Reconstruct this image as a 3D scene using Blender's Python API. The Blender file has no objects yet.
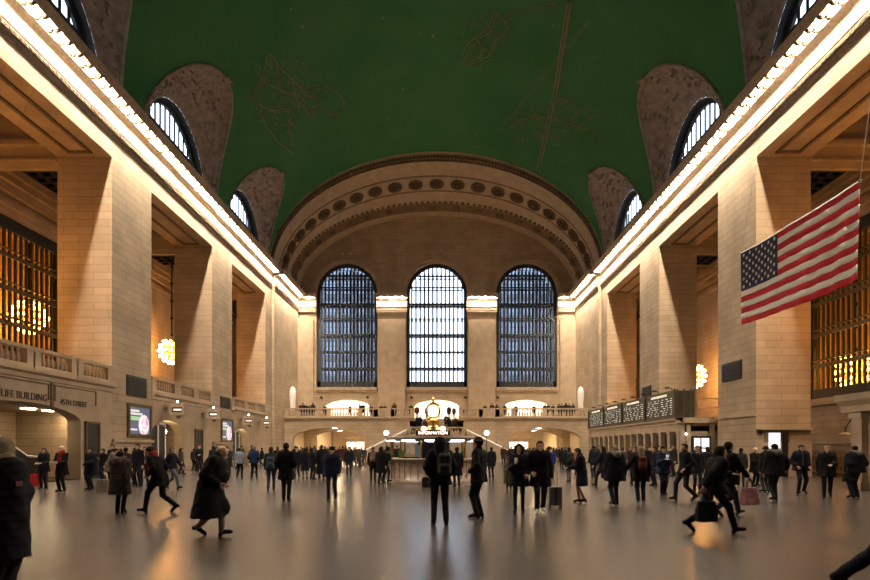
import bpy, math, random
import numpy as np
from mathutils import Vector, Matrix, Euler
random.seed(7)
S = bpy.context.scene
COL = S.collection
PI = math.pi
# ------------------------------------------------------------------ camera, world, exposure
F = 565.0; CX = 0.28; CH = 1.62; VX = 439.0; VY = 448.0
cam = bpy.data.cameras.new('camera'); co = bpy.data.objects.new('camera', cam); COL.objects.link(co)
cam.sensor_width = 36.0; cam.lens = F*36/870
co.location = (CX, 0, CH); co.rotation_euler = (PI/2, 0, 0)
cam.shift_x = -(VX-435)/870; cam.shift_y = (VY-290)/870
cam.clip_end = 500; cam.clip_start = .1
S.camera = co
S.view_settings.view_transform = 'Standard'; S.view_settings.look = 'None'
S.view_settings.exposure = -0.50; S.view_settings.gamma = 1.0; S.view_settings.use_curve_mapping = False
SKY = 6.5; BULB = 1950.0; CHAND = 70.0
w = bpy.data.worlds.new('world'); S.world = w; w.use_nodes = True
bg = w.node_tree.nodes['Background']
bg.inputs[0].default_value = (.70, .82, 1, 1); bg.inputs[1].default_value = SKY

def at(px, py, Y):
    return (CX+(px-VX)*Y/F, Y, CH+(VY-py)*Y/F)
# ------------------------------------------------------------------ materials
def srgb(r, g, b):
    f = lambda c: (c/255/12.92) if c <= 10 else ((c/255+.055)/1.055)**2.4
    return (f(r), f(g), f(b), 1)
MATS = {}
def mat(name, col=(.5,.5,.5), rough=.6, metal=0, emit=0, ecol=None, noise=0, nscale=3, bump=0, alpha=1, spec=.5):
    if name in MATS: return MATS[name]
    m = bpy.data.materials.new(name); m.use_nodes = True; nt = m.node_tree
    b = nt.nodes['Principled BSDF']
    c = tuple(col[:3])+(1,)
    b.inputs['Base Color'].default_value = c; b.inputs['Roughness'].default_value = rough
    b.inputs['Metallic'].default_value = metal; b.inputs['Specular IOR Level'].default_value = spec
    if emit:
        b.inputs['Emission Color'].default_value = (tuple(ecol[:3]) if ecol else c[:3])+(1,)
        b.inputs['Emission Strength'].default_value = emit
    if noise or bump:
        g = nt.nodes.new('ShaderNodeNewGeometry') ; n = nt.nodes.new('ShaderNodeTexNoise')
        n.inputs['Scale'].default_value = nscale; n.inputs['Detail'].default_value = 4
        nt.links.new(g.outputs['Position'], n.inputs['Vector'])
        if noise:
            r = nt.nodes.new('ShaderNodeMapRange'); r.inputs[1].default_value=.3; r.inputs[2].default_value=.7
            r.inputs[3].default_value = 1-noise; r.inputs[4].default_value = 1+noise
            nt.links.new(n.outputs[0], r.inputs[0])
            mx = nt.nodes.new('ShaderNodeVectorMath'); mx.operation='SCALE'; mx.inputs[0].default_value = c[:3]
            nt.links.new(r.outputs[0], mx.inputs['Scale']); nt.links.new(mx.outputs[0], b.inputs['Base Color'])
        if bump:
            bu = nt.nodes.new('ShaderNodeBump'); bu.inputs['Strength'].default_value = bump; bu.inputs['Distance'].default_value=.05
            nt.links.new(n.outputs[0], bu.inputs['Height']); nt.links.new(bu.outputs[0], b.inputs['Normal'])
    MATS[name] = m
    return m
def stone(name, c1, c2, mortar, bw=1.7, bh=.43, rough=.75):
    m = bpy.data.materials.new(name); m.use_nodes = True; nt = m.node_tree; L = nt.links.new
    b = nt.nodes['Principled BSDF']; b.inputs['Roughness'].default_value = rough; b.inputs['Specular IOR Level'].default_value=.25
    g = nt.nodes.new('ShaderNodeNewGeometry'); s = nt.nodes.new('ShaderNodeSeparateXYZ'); L(g.outputs['Position'], s.inputs[0])
    ad = nt.nodes.new('ShaderNodeMath'); ad.operation='ADD'; L(s.outputs[0], ad.inputs[0]); L(s.outputs[1], ad.inputs[1])
    cb = nt.nodes.new('ShaderNodeCombineXYZ'); L(ad.outputs[0], cb.inputs[0]); L(s.outputs[2], cb.inputs[1])
    br = nt.nodes.new('ShaderNodeTexBrick'); L(cb.outputs[0], br.inputs['Vector'])
    br.inputs['Color1'].default_value = c1; br.inputs['Color2'].default_value = c2; br.inputs['Mortar'].default_value = mortar
    br.inputs['Scale'].default_value = 1; br.inputs['Brick Width'].default_value = bw; br.inputs['Row Height'].default_value = bh
    br.inputs['Mortar Size'].default_value = .022; br.inputs['Mortar Smooth'].default_value=.3
    n = nt.nodes.new('ShaderNodeTexNoise'); n.inputs['Scale'].default_value=.6; n.inputs['Detail'].default_value=6; L(g.outputs['Position'], n.inputs['Vector'])
    r = nt.nodes.new('ShaderNodeMapRange'); r.inputs[1].default_value=.3; r.inputs[2].default_value=.7; r.inputs[3].default_value=.82; r.inputs[4].default_value=1.12
    L(n.outputs[0], r.inputs[0])
    mx = nt.nodes.new('ShaderNodeVectorMath'); mx.operation='SCALE'; L(br.outputs['Color'], mx.inputs[0]); L(r.outputs[0], mx.inputs['Scale'])
    L(mx.outputs[0], b.inputs['Base Color'])
    MATS[name] = m
    return m
STONE = stone('caen_stone', (.43,.335,.23,1), (.385,.295,.20,1), (.28,.21,.14,1))
PLAIN = mat('smooth_stone', (.40,.31,.215), .7, noise=.12, nscale=1.2, spec=.25)
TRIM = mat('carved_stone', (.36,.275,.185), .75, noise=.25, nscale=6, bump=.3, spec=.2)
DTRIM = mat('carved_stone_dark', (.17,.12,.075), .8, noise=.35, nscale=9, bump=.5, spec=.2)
TANP = mat('lunette_plaster', (.29,.235,.19), .85, noise=.3, nscale=2.2, bump=.4, spec=.1)
DARK = mat('dark_metal', (.018,.02,.022), .5, .4)
BARS = mat('window_bronze', (.035,.04,.045), .5, .3)
BRONZE = mat('bronze_grille', (.10,.075,.03), .4, .5)
BLACK = mat('black_panel', (.01,.009,.008), .45)
BRASS = mat('brass', (.8,.52,.18), .28, 1)
GOLD = mat('gold_paint', (.20,.20,.105), .7)
WHITE = mat('white_paint', (.8,.78,.74), .6)
GLOW = mat('bulb_glow', (1,.85,.65), .4, emit=BULB, ecol=(1,.82,.62))
CGLOW = mat('chandelier_glow', (1,.8,.55), .4, emit=CHAND, ecol=(1,.47,.13))
WGLOW = mat('white_globe', (1,1,1), .4, emit=14, ecol=(1,.93,.85))
PGLOW = mat('passage_lamp', (1,.9,.7), .4, emit=150, ecol=(1,.74,.42))
SIGNW = mat('sign_white', (1,1,1), .4, emit=1.1, ecol=(1,.93,.85))
def glass(name, col):
    m = bpy.data.materials.new(name); m.use_nodes = True; nt = m.node_tree
    nt.nodes.remove(nt.nodes['Principled BSDF'])
    t = nt.nodes.new('ShaderNodeBsdfTransparent'); t.inputs[0].default_value = col+(1,)
    gl = nt.nodes.new('ShaderNodeBsdfGlossy'); gl.inputs['Roughness'].default_value=.05
    mx = nt.nodes.new('ShaderNodeMixShader'); mx.inputs[0].default_value=.012
    nt.links.new(t.outputs[0], mx.inputs[1]); nt.links.new(gl.outputs[0], mx.inputs[2])
    nt.links.new(mx.outputs[0], nt.nodes['Material Output'].inputs[0]); return m
CLEAR = glass('clear_glass', (.92,.95,1)); DIMMED = glass('dimmed_glass', (.42,.44,.47)); SKYG = glass('skylight_glass',(.12,.13,.15)); WARMG = glass('warm_glass', (.85,.8,.6))  # side end windows: the dimmer light beyond is put into their glass colour
# polished floor
def floor_mat():
    m = bpy.data.materials.new('polished_marble'); m.use_nodes = True; nt = m.node_tree; L = nt.links.new
    b = nt.nodes['Principled BSDF']; b.inputs['Specular IOR Level'].default_value=.5
    g = nt.nodes.new('ShaderNodeNewGeometry')
    br = nt.nodes.new('ShaderNodeTexBrick'); L(g.outputs['Position'], br.inputs['Vector'])
    br.inputs['Color1'].default_value=(.058,.046,.038,1); br.inputs['Color2'].default_value=(.049,.039,.032,1); br.inputs['Mortar'].default_value=(.072,.061,.054,1)
    br.inputs['Scale'].default_value=1; br.inputs['Brick Width'].default_value=1.2; br.inputs['Row Height'].default_value=.6; br.inputs['Mortar Size'].default_value=.0
    n = nt.nodes.new('ShaderNodeTexNoise'); n.inputs['Scale'].default_value=.5; n.inputs['Detail'].default_value=3; L(g.outputs['Position'], n.inputs['Vector'])
    r = nt.nodes.new('ShaderNodeMapRange'); r.inputs[1].default_value=.3; r.inputs[2].default_value=.7; r.inputs[3].default_value=.8; r.inputs[4].default_value=1.2; L(n.outputs[0], r.inputs[0])
    mx = nt.nodes.new('ShaderNodeVectorMath'); mx.operation='SCALE'; L(br.outputs['Color'], mx.inputs[0]); L(r.outputs[0], mx.inputs['Scale']); L(mx.outputs[0], b.inputs['Base Color'])
    r2 = nt.nodes.new('ShaderNodeMapRange'); r2.inputs[1].default_value=.3; r2.inputs[2].default_value=.7; n2 = nt.nodes.new('ShaderNodeTexNoise'); n2.inputs['Scale'].default_value=.25; L(g.outputs['Position'], n2.inputs['Vector']); r2.inputs[3].default_value=.24; r2.inputs[4].default_value=.29; L(n2.outputs[0], r2.inputs[0]); b.inputs['Roughness'].default_value=.27
    bu = nt.nodes.new('ShaderNodeBump'); bu.inputs['Strength'].default_value=.03; bu.inputs['Distance'].default_value=.01; L(n.outputs[0], bu.inputs['Height'])
    return m
FLOOR = floor_mat()
def green_mat():
    m = bpy.data.materials.new('ceiling_green'); m.use_nodes = True; nt = m.node_tree; L = nt.links.new
    b = nt.nodes['Principled BSDF']; b.inputs['Roughness'].default_value=.8; b.inputs['Specular IOR Level'].default_value=.15
    g = nt.nodes.new('ShaderNodeNewGeometry')
    n = nt.nodes.new('ShaderNodeTexNoise'); n.inputs['Scale'].default_value=.22; n.inputs['Detail'].default_value=9; L(g.outputs['Position'], n.inputs['Vector'])
    cr = nt.nodes.new('ShaderNodeValToRGB'); L(n.outputs[0], cr.inputs[0])
    cr.color_ramp.elements[0].position=.3; cr.color_ramp.elements[0].color=(.030,.140,.048,1)
    cr.color_ramp.elements[1].position=.72; cr.color_ramp.elements[1].color=(.052,.170,.066,1)
    L(cr.outputs[0], b.inputs['Base Color']); return m
GREEN = green_mat()
# ------------------------------------------------------------------ mesh helpers
class MB:
    def __init__(s): s.v=[]; s.f=[]; s.m=[]; s.k=0
    def add(s, vs, fs, k=None):
        o=len(s.v); s.v+= [tuple(p) for p in vs]; s.f+=[tuple(i+o for i in f) for f in fs]; s.m+=[s.k if k is None else k]*len(fs)
    def box(s, x0,x1,y0,y1,z0,z1,k=None):
        if x0>x1: x0,x1=x1,x0
        if y0>y1: y0,y1=y1,y0
        s.add([(x0,y0,z0),(x1,y0,z0),(x1,y1,z0),(x0,y1,z0),(x0,y0,z1),(x1,y0,z1),(x1,y1,z1),(x0,y1,z1)],
              [(3,2,1,0),(4,5,6,7),(0,1,5,4),(1,2,6,5),(2,3,7,6),(3,0,4,7)],k); return s
    def quad(s,a,b,c,d,k=None): s.add([a,b,c,d],[(0,1,2,3)],k)
    def tube(s, pts, r, n=8, k=None, caps=True):
        pts=[Vector(p) for p in pts]; R = r if isinstance(r,(list,tuple)) else [r]*len(pts)
        vs=[]; fs=[]
        for i,p in enumerate(pts):
            t=(pts[min(i+1,len(pts)-1)]-pts[max(i-1,0)]).normalized()
            a = Vector((0,0,1)) if abs(t.z)<.9 else Vector((1,0,0))
            u=t.cross(a).normalized(); v=t.cross(u)
            for j in range(n):
                q=2*PI*j/n; vs.append(p+(u*math.cos(q)+v*math.sin(q))*R[i])
        for i in range(len(pts)-1):
            for j in range(n):
                fs.append((i*n+j,i*n+(j+1)%n,(i+1)*n+(j+1)%n,(i+1)*n+j))
        if caps: fs.append(tuple(range(n))); fs.append(tuple((len(pts)-1)*n+j for j in reversed(range(n))))
        s.add(vs,fs,k); return s
    def lathe(s, prof, c=(0,0,0), n=24, k=None, a0=0, a1=2*PI):
        full = abs(a1-a0-2*PI)<1e-6; nn = n if full else n+1
        vs=[]; fs=[]
        for r,z in prof:
            for j in range(nn):
                q=a0+(a1-a0)*j/n; vs.append((c[0]+r*math.cos(q), c[1]+r*math.sin(q), c[2]+z))
        for i in range(len(prof)-1):
            for j in range(n):
                j2=(j+1)%nn
                fs.append((i*nn+j,i*nn+j2,(i+1)*nn+j2,(i+1)*nn+j))
        s.add(vs,fs,k); return s
    def sphere(s, c, r, n=8, sx=1,sy=1,sz=1,k=None):
        m=max(4,n//2+1); vs=[(c[0],c[1],c[2]-r*sz)]; fs=[]
        for i in range(1,m):
            t=-PI/2+PI*i/m
            for j in range(n): q=2*PI*j/n; vs.append((c[0]+r*sx*math.cos(t)*math.cos(q),c[1]+r*sy*math.cos(t)*math.sin(q),c[2]+r*sz*math.sin(t)))
        vs.append((c[0],c[1],c[2]+r*sz)); T=len(vs)-1
        for j in range(n): fs.append((0,1+(j+1)%n,1+j)); fs.append((T,1+(m-2)*n+j,1+(m-2)*n+(j+1)%n))
        for i in range(m-2):
            for j in range(n): fs.append((1+i*n+j,1+i*n+(j+1)%n,1+(i+1)*n+(j+1)%n,1+(i+1)*n+j))
        s.add(vs,fs,k); return s
    def build(s, name, mats, parent=None, smooth=False, loc=None):
        me=bpy.data.meshes.new(name); me.from_pydata(s.v,[],s.f)
        if not isinstance(mats,(list,tuple)): mats=[mats]
        for m in mats: me.materials.append(m)
        if len(mats)>1: me.polygons.foreach_set('material_index', s.m)
        if smooth: me.polygons.foreach_set('use_smooth',[True]*len(me.polygons))
        me.update()
        o=bpy.data.objects.new(name,me); COL.objects.link(o)
        if parent: o.parent=parent
        if loc: o.location=loc
        return o
def tag(o, label=None, cat=None, group=None, kind=None):
    if label: o['label']=label
    if cat: o['category']=cat
    if group: o['group']=group
    if kind: o['kind']=kind
    return o
def empty(name, loc=(0,0,0), rz=0):
    o=bpy.data.objects.new(name,None); COL.objects.link(o); o.location=loc; o.rotation_euler=(0,0,rz); o.empty_display_size=.2
    return o
def copy_tree(o, parent=None):
    c=o.copy(); COL.objects.link(c)
    if parent: c.parent=parent
    for ch in list(o.children): copy_tree(ch,c)
    return c
def struct(o, label, cat='wall'): return tag(o,label,cat,kind='structure')
def text(s, size, m, loc, rot, name, parent, ext=.01, sx=1):
    cu=bpy.data.curves.new(name,'FONT'); cu.body=s; cu.size=size; cu.extrude=ext; cu.align_x='CENTER'; cu.align_y='CENTER'
    o=bpy.data.objects.new(name,cu); COL.objects.link(o); cu.materials.append(m); o.location=loc; o.rotation_euler=rot; o.scale=(sx,1,1)
    me=bpy.data.meshes.new_from_object(o); n=bpy.data.objects.new(name,me); COL.objects.link(n); n.location=loc; n.rotation_euler=rot; n.scale=(sx,1,1)
    bpy.data.objects.remove(o); bpy.data.curves.remove(cu); o=n; o.name=name
    if parent: o.parent=parent
    return o
# wall slab with arched openings; axis 'x': runs along x at y in [p0,p1]; axis 'y': runs along y at x in [p0,p1]
def arch_wall(mb, axis, p0, p1, u0, u1, z0, z1, ops, n=20):
    def pt(u,p,z): return (u,p,z) if axis=='x' else (p,u,z)
    us={round(u0,4),round(u1,4)}
    for (uc,hw,zb,zs,rise) in ops:
        k = n if rise>0 else 1
        for i in range(k+1):
            u = uc-hw*math.cos(PI*i/k) if rise>0 else uc-hw+2*hw*i/k
            if u0<=u<=u1: us.add(round(u,4))
    us=sorted(us)
    def top(op,u):
        uc,hw,zb,zs,rise=op
        if rise<=0: return zs
        t=max(0,1-((u-uc)/hw)**2); return zs+rise*math.sqrt(t)
    for a,b in zip(us[:-1],us[1:]):
        m=(a+b)/2
        cov=sorted([o for o in ops if abs(m-o[0])<o[1]], key=lambda o:o[2])
        la,lb=z0,z0
        spans=[]
        for o in cov:
            if o[2]>la+1e-6: spans.append((la,lb,o[2],o[2]))
            la,lb=top(o,a),top(o,b)
            mb.quad(pt(a,p0,la),pt(b,p0,lb),pt(b,p1,lb),pt(a,p1,la))
            mb.quad(pt(a,p0,o[2]),pt(b,p0,o[2]),pt(b,p1,o[2]),pt(a,p1,o[2]))
        spans.append((la,lb,z1,z1))
        for (la_,lb_,ha,hb) in spans:
            for p in (p0,p1): mb.quad(pt(a,p,la_),pt(b,p,lb_),pt(b,p,hb),pt(a,p,ha))
        mb.quad(pt(a,p0,z1),pt(b,p0,z1),pt(b,p1,z1),pt(a,p1,z1))
    for o in ops:
        for sg in (-1,1):
            u=o[0]+sg*o[1]; mb.quad(pt(u,p0,o[2]),pt(u,p1,o[2]),pt(u,p1,top(o,u)),pt(u,p0,top(o,u)))
    for u in (u0,u1): mb.quad(pt(u,p0,z0),pt(u,p1,z0),pt(u,p1,z1),pt(u,p0,z1))
# moulding profile [(p,z)...] swept along y; x = sgn*(base-p)
def sweep_y(mb, sgn, base, prof, y0, y1, k=None):
    vs=[]; n=len(prof)
    for y in (y0,y1):
        for p,z in prof: vs.append((sgn*(base-p),y,z))
    fs=[(i,(i+1)%n,n+(i+1)%n,n+i) for i in range(n)]+[tuple(range(n)),tuple(range(2*n-1,n-1,-1))]
    mb.add(vs,fs,k)
def sweep_x(mb, base, prof, x0, x1, k=None):   # faces the camera: y = base-p
    vs=[]; n=len(prof)
    for x in (x0,x1):
        for p,z in prof: vs.append((x,base-p,z))
    fs=[(i,(i+1)%n,n+(i+1)%n,n+i) for i in range(n)]+[tuple(range(n)),tuple(range(2*n-1,n-1,-1))]
    mb.add(vs,fs,k)
# ------------------------------------------------------------------ dimensions
HW=18.3; PT=3.1; OW=27.0; LZ=18.17; CZ=21.4; YE=73.5; YA=62.7; YB=66.9; YR=-12.0
VA=18.5; VB=12.95
PN=[32.1+14.2*k for k in range(-3,3)]      # pier near faces
PF=[p+4.4 for p in PN]; PF[-1]=YE
BAYC=[41.45+14.2*k for k in (-3,-2,-1,0,1)]
# ------------------------------------------------------------------ floor and shell
fl=MB().box(-34,34,YR-1,95,-.3,0).build('floor',FLOOR); struct(fl,'polished grey-brown marble floor of the concourse','floor')
for sg,side in ((-1,'left'),(1,'right')):
    mb=MB()
    for a,b in zip(PN,PF):
        mb.box(sg*HW,sg*(HW+PT),a,b,0,LZ)
    mb.box(sg*HW,sg*(HW+PT),YR,YE,LZ,CZ-.05)
    mb.box(sg*(HW-.3),sg*HW,YA,YE,0,CZ-.05)
    mb.box(sg*(HW-.12),sg*HW,YA+1.8,YE-4.1,0,LZ-.2)
    struct(mb.build('wall_'+side,STONE),'tall stone pier wall with lintel along the %s side'%side)
    # grooved frame on the lintel soffits
    mb=MB()
    for a,b in zip(PF[:-1],PN[1:]):
        x0,x1=HW+.8,HW+PT-.9
        for (xa,xb,ya,yb) in ((x0,x1,a+.5,a+.7),(x0,x1,b-.7,b-.5),(x0,x0+.18,a+.5,b-.5),(x1-.18,x1,a+.5,b-.5)):
            mb.box(sg*xa,sg*xb,ya,yb,LZ-.09,LZ)
    struct(mb.build('trim_1' if sg<0 else 'trim_2',DTRIM),'moulded frame under the %s lintels'%side,'trim')
    # gallery outer wall with big window opening
    mb=MB()
    arch_wall(mb,'y',sg*OW,sg*(OW+.6),YR,YE,0,22,[(34.25,6.85,5.1,16.3,0)])
    if True:
        # cornice of the gallery
        for (pp,za,zb) in ((.25,16.9,17.3),(.5,17.6,18.1),(.8,18.1,18.5),(1.1,18.5,19.0)): mb.box(sg*(OW-pp),sg*OW,YR,YE,za,zb)
        mb.box(sg*(OW-.15),sg*OW,YR,27.2,5.0,5.4); mb.box(sg*(OW-.3),sg*OW,27,YE,4.6,4.9)
    struct(mb.build('wall_%s_outer'%side,STONE),'outer stone wall of the %s gallery'%side)
    # gallery ceiling with beams and skylight
    mb=MB()
    for a,b in zip(PN,PF):
        c=(a+min(b,a+4.4))/2
        mb.box(sg*(HW+PT),sg*OW,a+.02,a+.3,17.5,21.0); mb.box(sg*(HW+PT),sg*OW,a-.1,a+.3,17.9,18.05); mb.box(sg*(HW+PT),sg*OW,a-.25,a+.3,18.75,19.05)
        if PN.index(a) in (3,4):
            mb.box(sg*(HW+PT),sg*(HW+PT+.3),a+.3,a+7.4,18.9,21); mb.box(sg*(OW-1.15),sg*OW,a+.3,a+7.4,18.9,21); mb.box(sg*(HW+PT),sg*OW,a+7.2,a+7.4,18.9,21)
        else: mb.box(sg*(HW+PT),sg*OW,a+1.4,b-.02 if b<YE else YE,20.6,21)
    for a,b in zip(PF[:-1],PN[1:]):
        mb.box(sg*(HW+PT),sg*(HW+PT+2.4),a,b,20.0,21); mb.box(sg*(OW-.9),sg*OW,a,b,20.6,21)
        mb.box(sg*(HW+PT+2.4),sg*(OW-.9),a,a+.7,20.6,21); mb.box(sg*(HW+PT+2.4),sg*(OW-.9),b-.7,b,20.6,21)
    struct(mb.build('ceiling_%s_gallery'%side,PLAIN),'beamed stone ceiling of the %s gallery'%side,'ceiling')
    for a in PN[3:5]:
        fr=MB(); x0,x1=HW+PT+.3,OW-1.15; y0_,y1_=a+.3,a+7.2
        for k in range(10): y=y0_+(y1_-y0_)*k/9; fr.box(sg*x0,sg*x1,y-.1,y+.1,18.95,19.05)
        for k in range(6): x=x0+(x1-x0)*k/5; fr.box(sg*(x-.12),sg*(x+.12),y0_,y1_,18.95,19.05)
        r=struct(fr.build('window_skylight',DARK),'small dark skylight behind a stone beam of the %s gallery'%side,'skylight'); MB().box(sg*x0,sg*x1,y0_,y1_,19.06,19.09).build('pane',SKYG,r)
    for i,(a,b) in enumerate(zip(PF[:-1],PN[1:])):
        if b<10: 
            MBc=MB().box(sg*(HW+PT+2.4),sg*(OW-.9),a+.7,b-.7,20.8,21); struct(MBc.build('ceiling_panel',PLAIN),'plain ceiling panel','ceiling'); continue
        x0,x1=HW+PT+2.4,OW-.9
        fr=MB(); ya,yb=a+.7,b-.7
        for k in range(9): 
            y=ya+(yb-ya)*k/8; fr.box(sg*x0,sg*x1,y-.12,y+.12,20.78,20.85)
        for k in range(5):
            x=x0+(x1-x0)*k/4; fr.box(sg*(x-.09),sg*(x+.09),ya,yb,20.76,20.85)
        r=struct(fr.build('window_skylight',DARK),'dark framed skylight in the %s gallery ceiling'%side,'skylight')
        MB().box(sg*x0,sg*x1,ya,yb,20.86,20.9).build('pane',SKYG,r)
# rear wall behind the viewer
rw=MB().box(-28,28,YR-.6,YR,0,36); struct(rw.build('wall_rear',STONE),'plain stone wall at the near end of the hall')
for sg,side in ((-1,'left'),(1,'right')):
    struct(MB().box(sg*(HW+PT),sg*(OW+.6),YE,YE+.6,0,22).build('wall_%s_gallery_end'%side,STONE),'far end wall of the %s gallery'%side)
# ------------------------------------------------------------------ main vault with lunettes
LH=7.2; LW=5.95
def vx(z):
    t=min(1,max(0,(z-CZ)/VB)); return VA*math.sqrt(1-t*t)
def lipz(dy):
    t=dy/LW
    if abs(t)>=1: return CZ
    return CZ+LH*(1-abs(t)**2.3)**.55
ZT=CZ+LH+.6
mb=MB()
def ylist():
    ys=[YR]
    for c in BAYC:
        for i in range(29):
            ys.append(c-LW*math.cos(PI*i/28))
    ys+=[YA]
    return sorted(y for y in ys if YR<=y<=YA)
ys=ylist(); NR=14
for sg in (-1,1):
    cols=[]
    for y in ys:
        c=min(BAYC,key=lambda q:abs(q-y)); zl=lipz(y-c)
        col=[]
        for j in range(NR+1):
            z=zl+(ZT-zl)*j/NR; col.append((sg*vx(z),y,z))
        cols.append(col)
    vs=[p for c in cols for p in c]; n=NR+1
    mb.add(vs,[(i*n+j,(i+1)*n+j,(i+1)*n+j+1,i*n+j+1) for i in range(len(ys)-1) for j in range(NR)])
th0=math.asin((ZT-CZ)/VB); NT=48; vs=[];
for y in (YR,10,20,30,40,50,YA):
    for j in range(NT+1):
        th=th0+(PI-2*th0)*j/NT; vs.append((VA*math.cos(th),y,CZ+VB*math.sin(th)))
n=NT+1
mb.add(vs,[(i*n+j,(i+1)*n+j,(i+1)*n+j+1,i*n+j+1) for i in range(6) for j in range(NT)])
ceil=mb.build('ceiling',GREEN,smooth=True); struct(ceil,'green barrel vaulted ceiling with faint gold constellations','ceiling')
wn=1
WP=18.85; WR=4.75; WZ=21.85
for sg,side in ((-1,'left'),(1,'right')):
    for ci,c in enumerate(BAYC):
        if c<20: 
            rows=8
        NL=40; R=7; grid=[]
        for i in range(NL+1):
            th=PI*i/NL
            dy=-LW*math.cos(th); L=Vector((sg*vx(lipz(dy)),c+dy,lipz(dy)))
            Wp=Vector((sg*WP,c-WR*math.cos(th),WZ-.5+(WR+.5)*math.sin(th)))
            row=[]
            for j in range(R+1):
                t=j/R; p=Wp.lerp(L,t); p.z+=.45*math.sin(PI*t)*math.sin(th); row.append(p)
            grid.append(row)
        lu=MB(); vs=[p for r in grid for p in r]; n=R+1
        lu.add(vs,[(i*n+j,(i+1)*n+j,(i+1)*n+j+1,i*n+j+1) for i in range(NL) for j in range(R)])
        o=lu.build('ceiling_lunette',TANP,smooth=True); struct(o,'tan plaster lunette vault cut into the %s side of the green ceiling'%side,'lunette')
        rim=MB(); pts=[grid[i][R]+Vector((-sg*.05,0,-.02)) for i in range(NL+1)]
        rim.tube(pts,.11,6); rim.build('rim',TANP,o,True)
        # scrolled foliage relief
        rel=MB(); rr=random.Random(ci*3+sg)
        for _ in range(46):
            i=rr.randint(4,NL-4); t=rr.uniform(.25,.95); j=int(t*R); p=grid[i][j].lerp(grid[i][min(R,j+1)],t*R-j)
            pts=[]; a=rr.uniform(0,6.28); s=rr.uniform(.25,.6)
            for q in range(7):
                ph=a+q*.75; rad=s*(1-q/8); pts.append(p+Vector((0,math.cos(ph)*rad,math.sin(ph)*rad*.8)))
            # keep on the surface by projecting towards the nearest grid point
            out=[]
            for pp in pts:
                ii=min(range(NL+1),key=lambda k_:(grid[k_][j]-pp).length); g=grid[ii][j]; out.append(Vector((g.x*.5+pp.x*.5,pp.y,g.z*.5+pp.z*.5))+Vector((-sg*.03,0,-.05)))
            rel.tube(out,.05,5)
        rel.build('relief',mat('relief_tan',(.17,.13,.095),.85,noise=.3,nscale=5),o,True)
        ap=MB(); tp=grid[NL//2][R]
        for k in range(9):
            a=k*2*PI/9; ap.tube([tp,tp+Vector((-sg*.35*math.cos(a)-sg*.2,.55*math.sin(a),.15*math.cos(a)-.1))],[.12,.03],5)
        ap.sphere(tp,.22,8); ap.build('ornament',TRIM,o,True)
        # window: reveal, bars, panes
        wf=MB(); N=24
        for i in range(N):
            a,b=PI*i/N,PI*(i+1)/N
            f=lambda t,r,x:(sg*x,c-r*math.cos(t),WZ-.5+(r+.5)*math.sin(t))
            wf.quad(f(a,WR,WP),f(b,WR,WP),f(b,WR,WP+.75),f(a,WR,WP+.75)); 
            wf.quad(f(a,WR,WP+.5),f(b,WR,WP+.5),f(b,WR-.35,WP+.5),f(a,WR-.35,WP+.5)); wf.quad(f(a,WR-.35,WP+.5),f(b,WR-.35,WP+.5),f(b,WR-.35,WP+.7),f(a,WR-.35,WP+.7))
        wf.box(sg*(WP+.4),sg*(WP+.7),c-WR,c+WR,CZ-.3,WZ-.1)
        o=struct(wf.build('window_%d'%wn,BARS),'arched lunette window high on the %s side'%side,'window'); wn+=1
        bars=MB()
        def zt(dy,r=WR-.2): return WZ-.5+(r+.5)*math.sqrt(max(0,1-(dy/r)**2))
        for k in range(-6,7):
            y=k*.72; 
            if abs(y)<WR-.3: bars.box(sg*(WP+.6),sg*(WP+.64),c+y-.115,c+y+.115,WZ-.5,zt(y))
        hh=2.35; hy=math.sqrt(max(0,1-((hh+.5)/(WR+.5))**2))*WR
        bars.box(sg*(WP+.56),sg*(WP+.66),c-hy,c+hy,WZ+hh-.16,WZ+hh+.16)
        bars.build('mullions',BARS,o)
        pn=MB(); pv=[(sg*(WP+.72),c-(WR-.1)*math.cos(PI*i/N),WZ-.5+(WR+.4)*math.sin(PI*i/N)) for i in range(N+1)]; pn.add(pv,[tuple(range(N+1))]); pn.build('pane',CLEAR,o)
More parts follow.
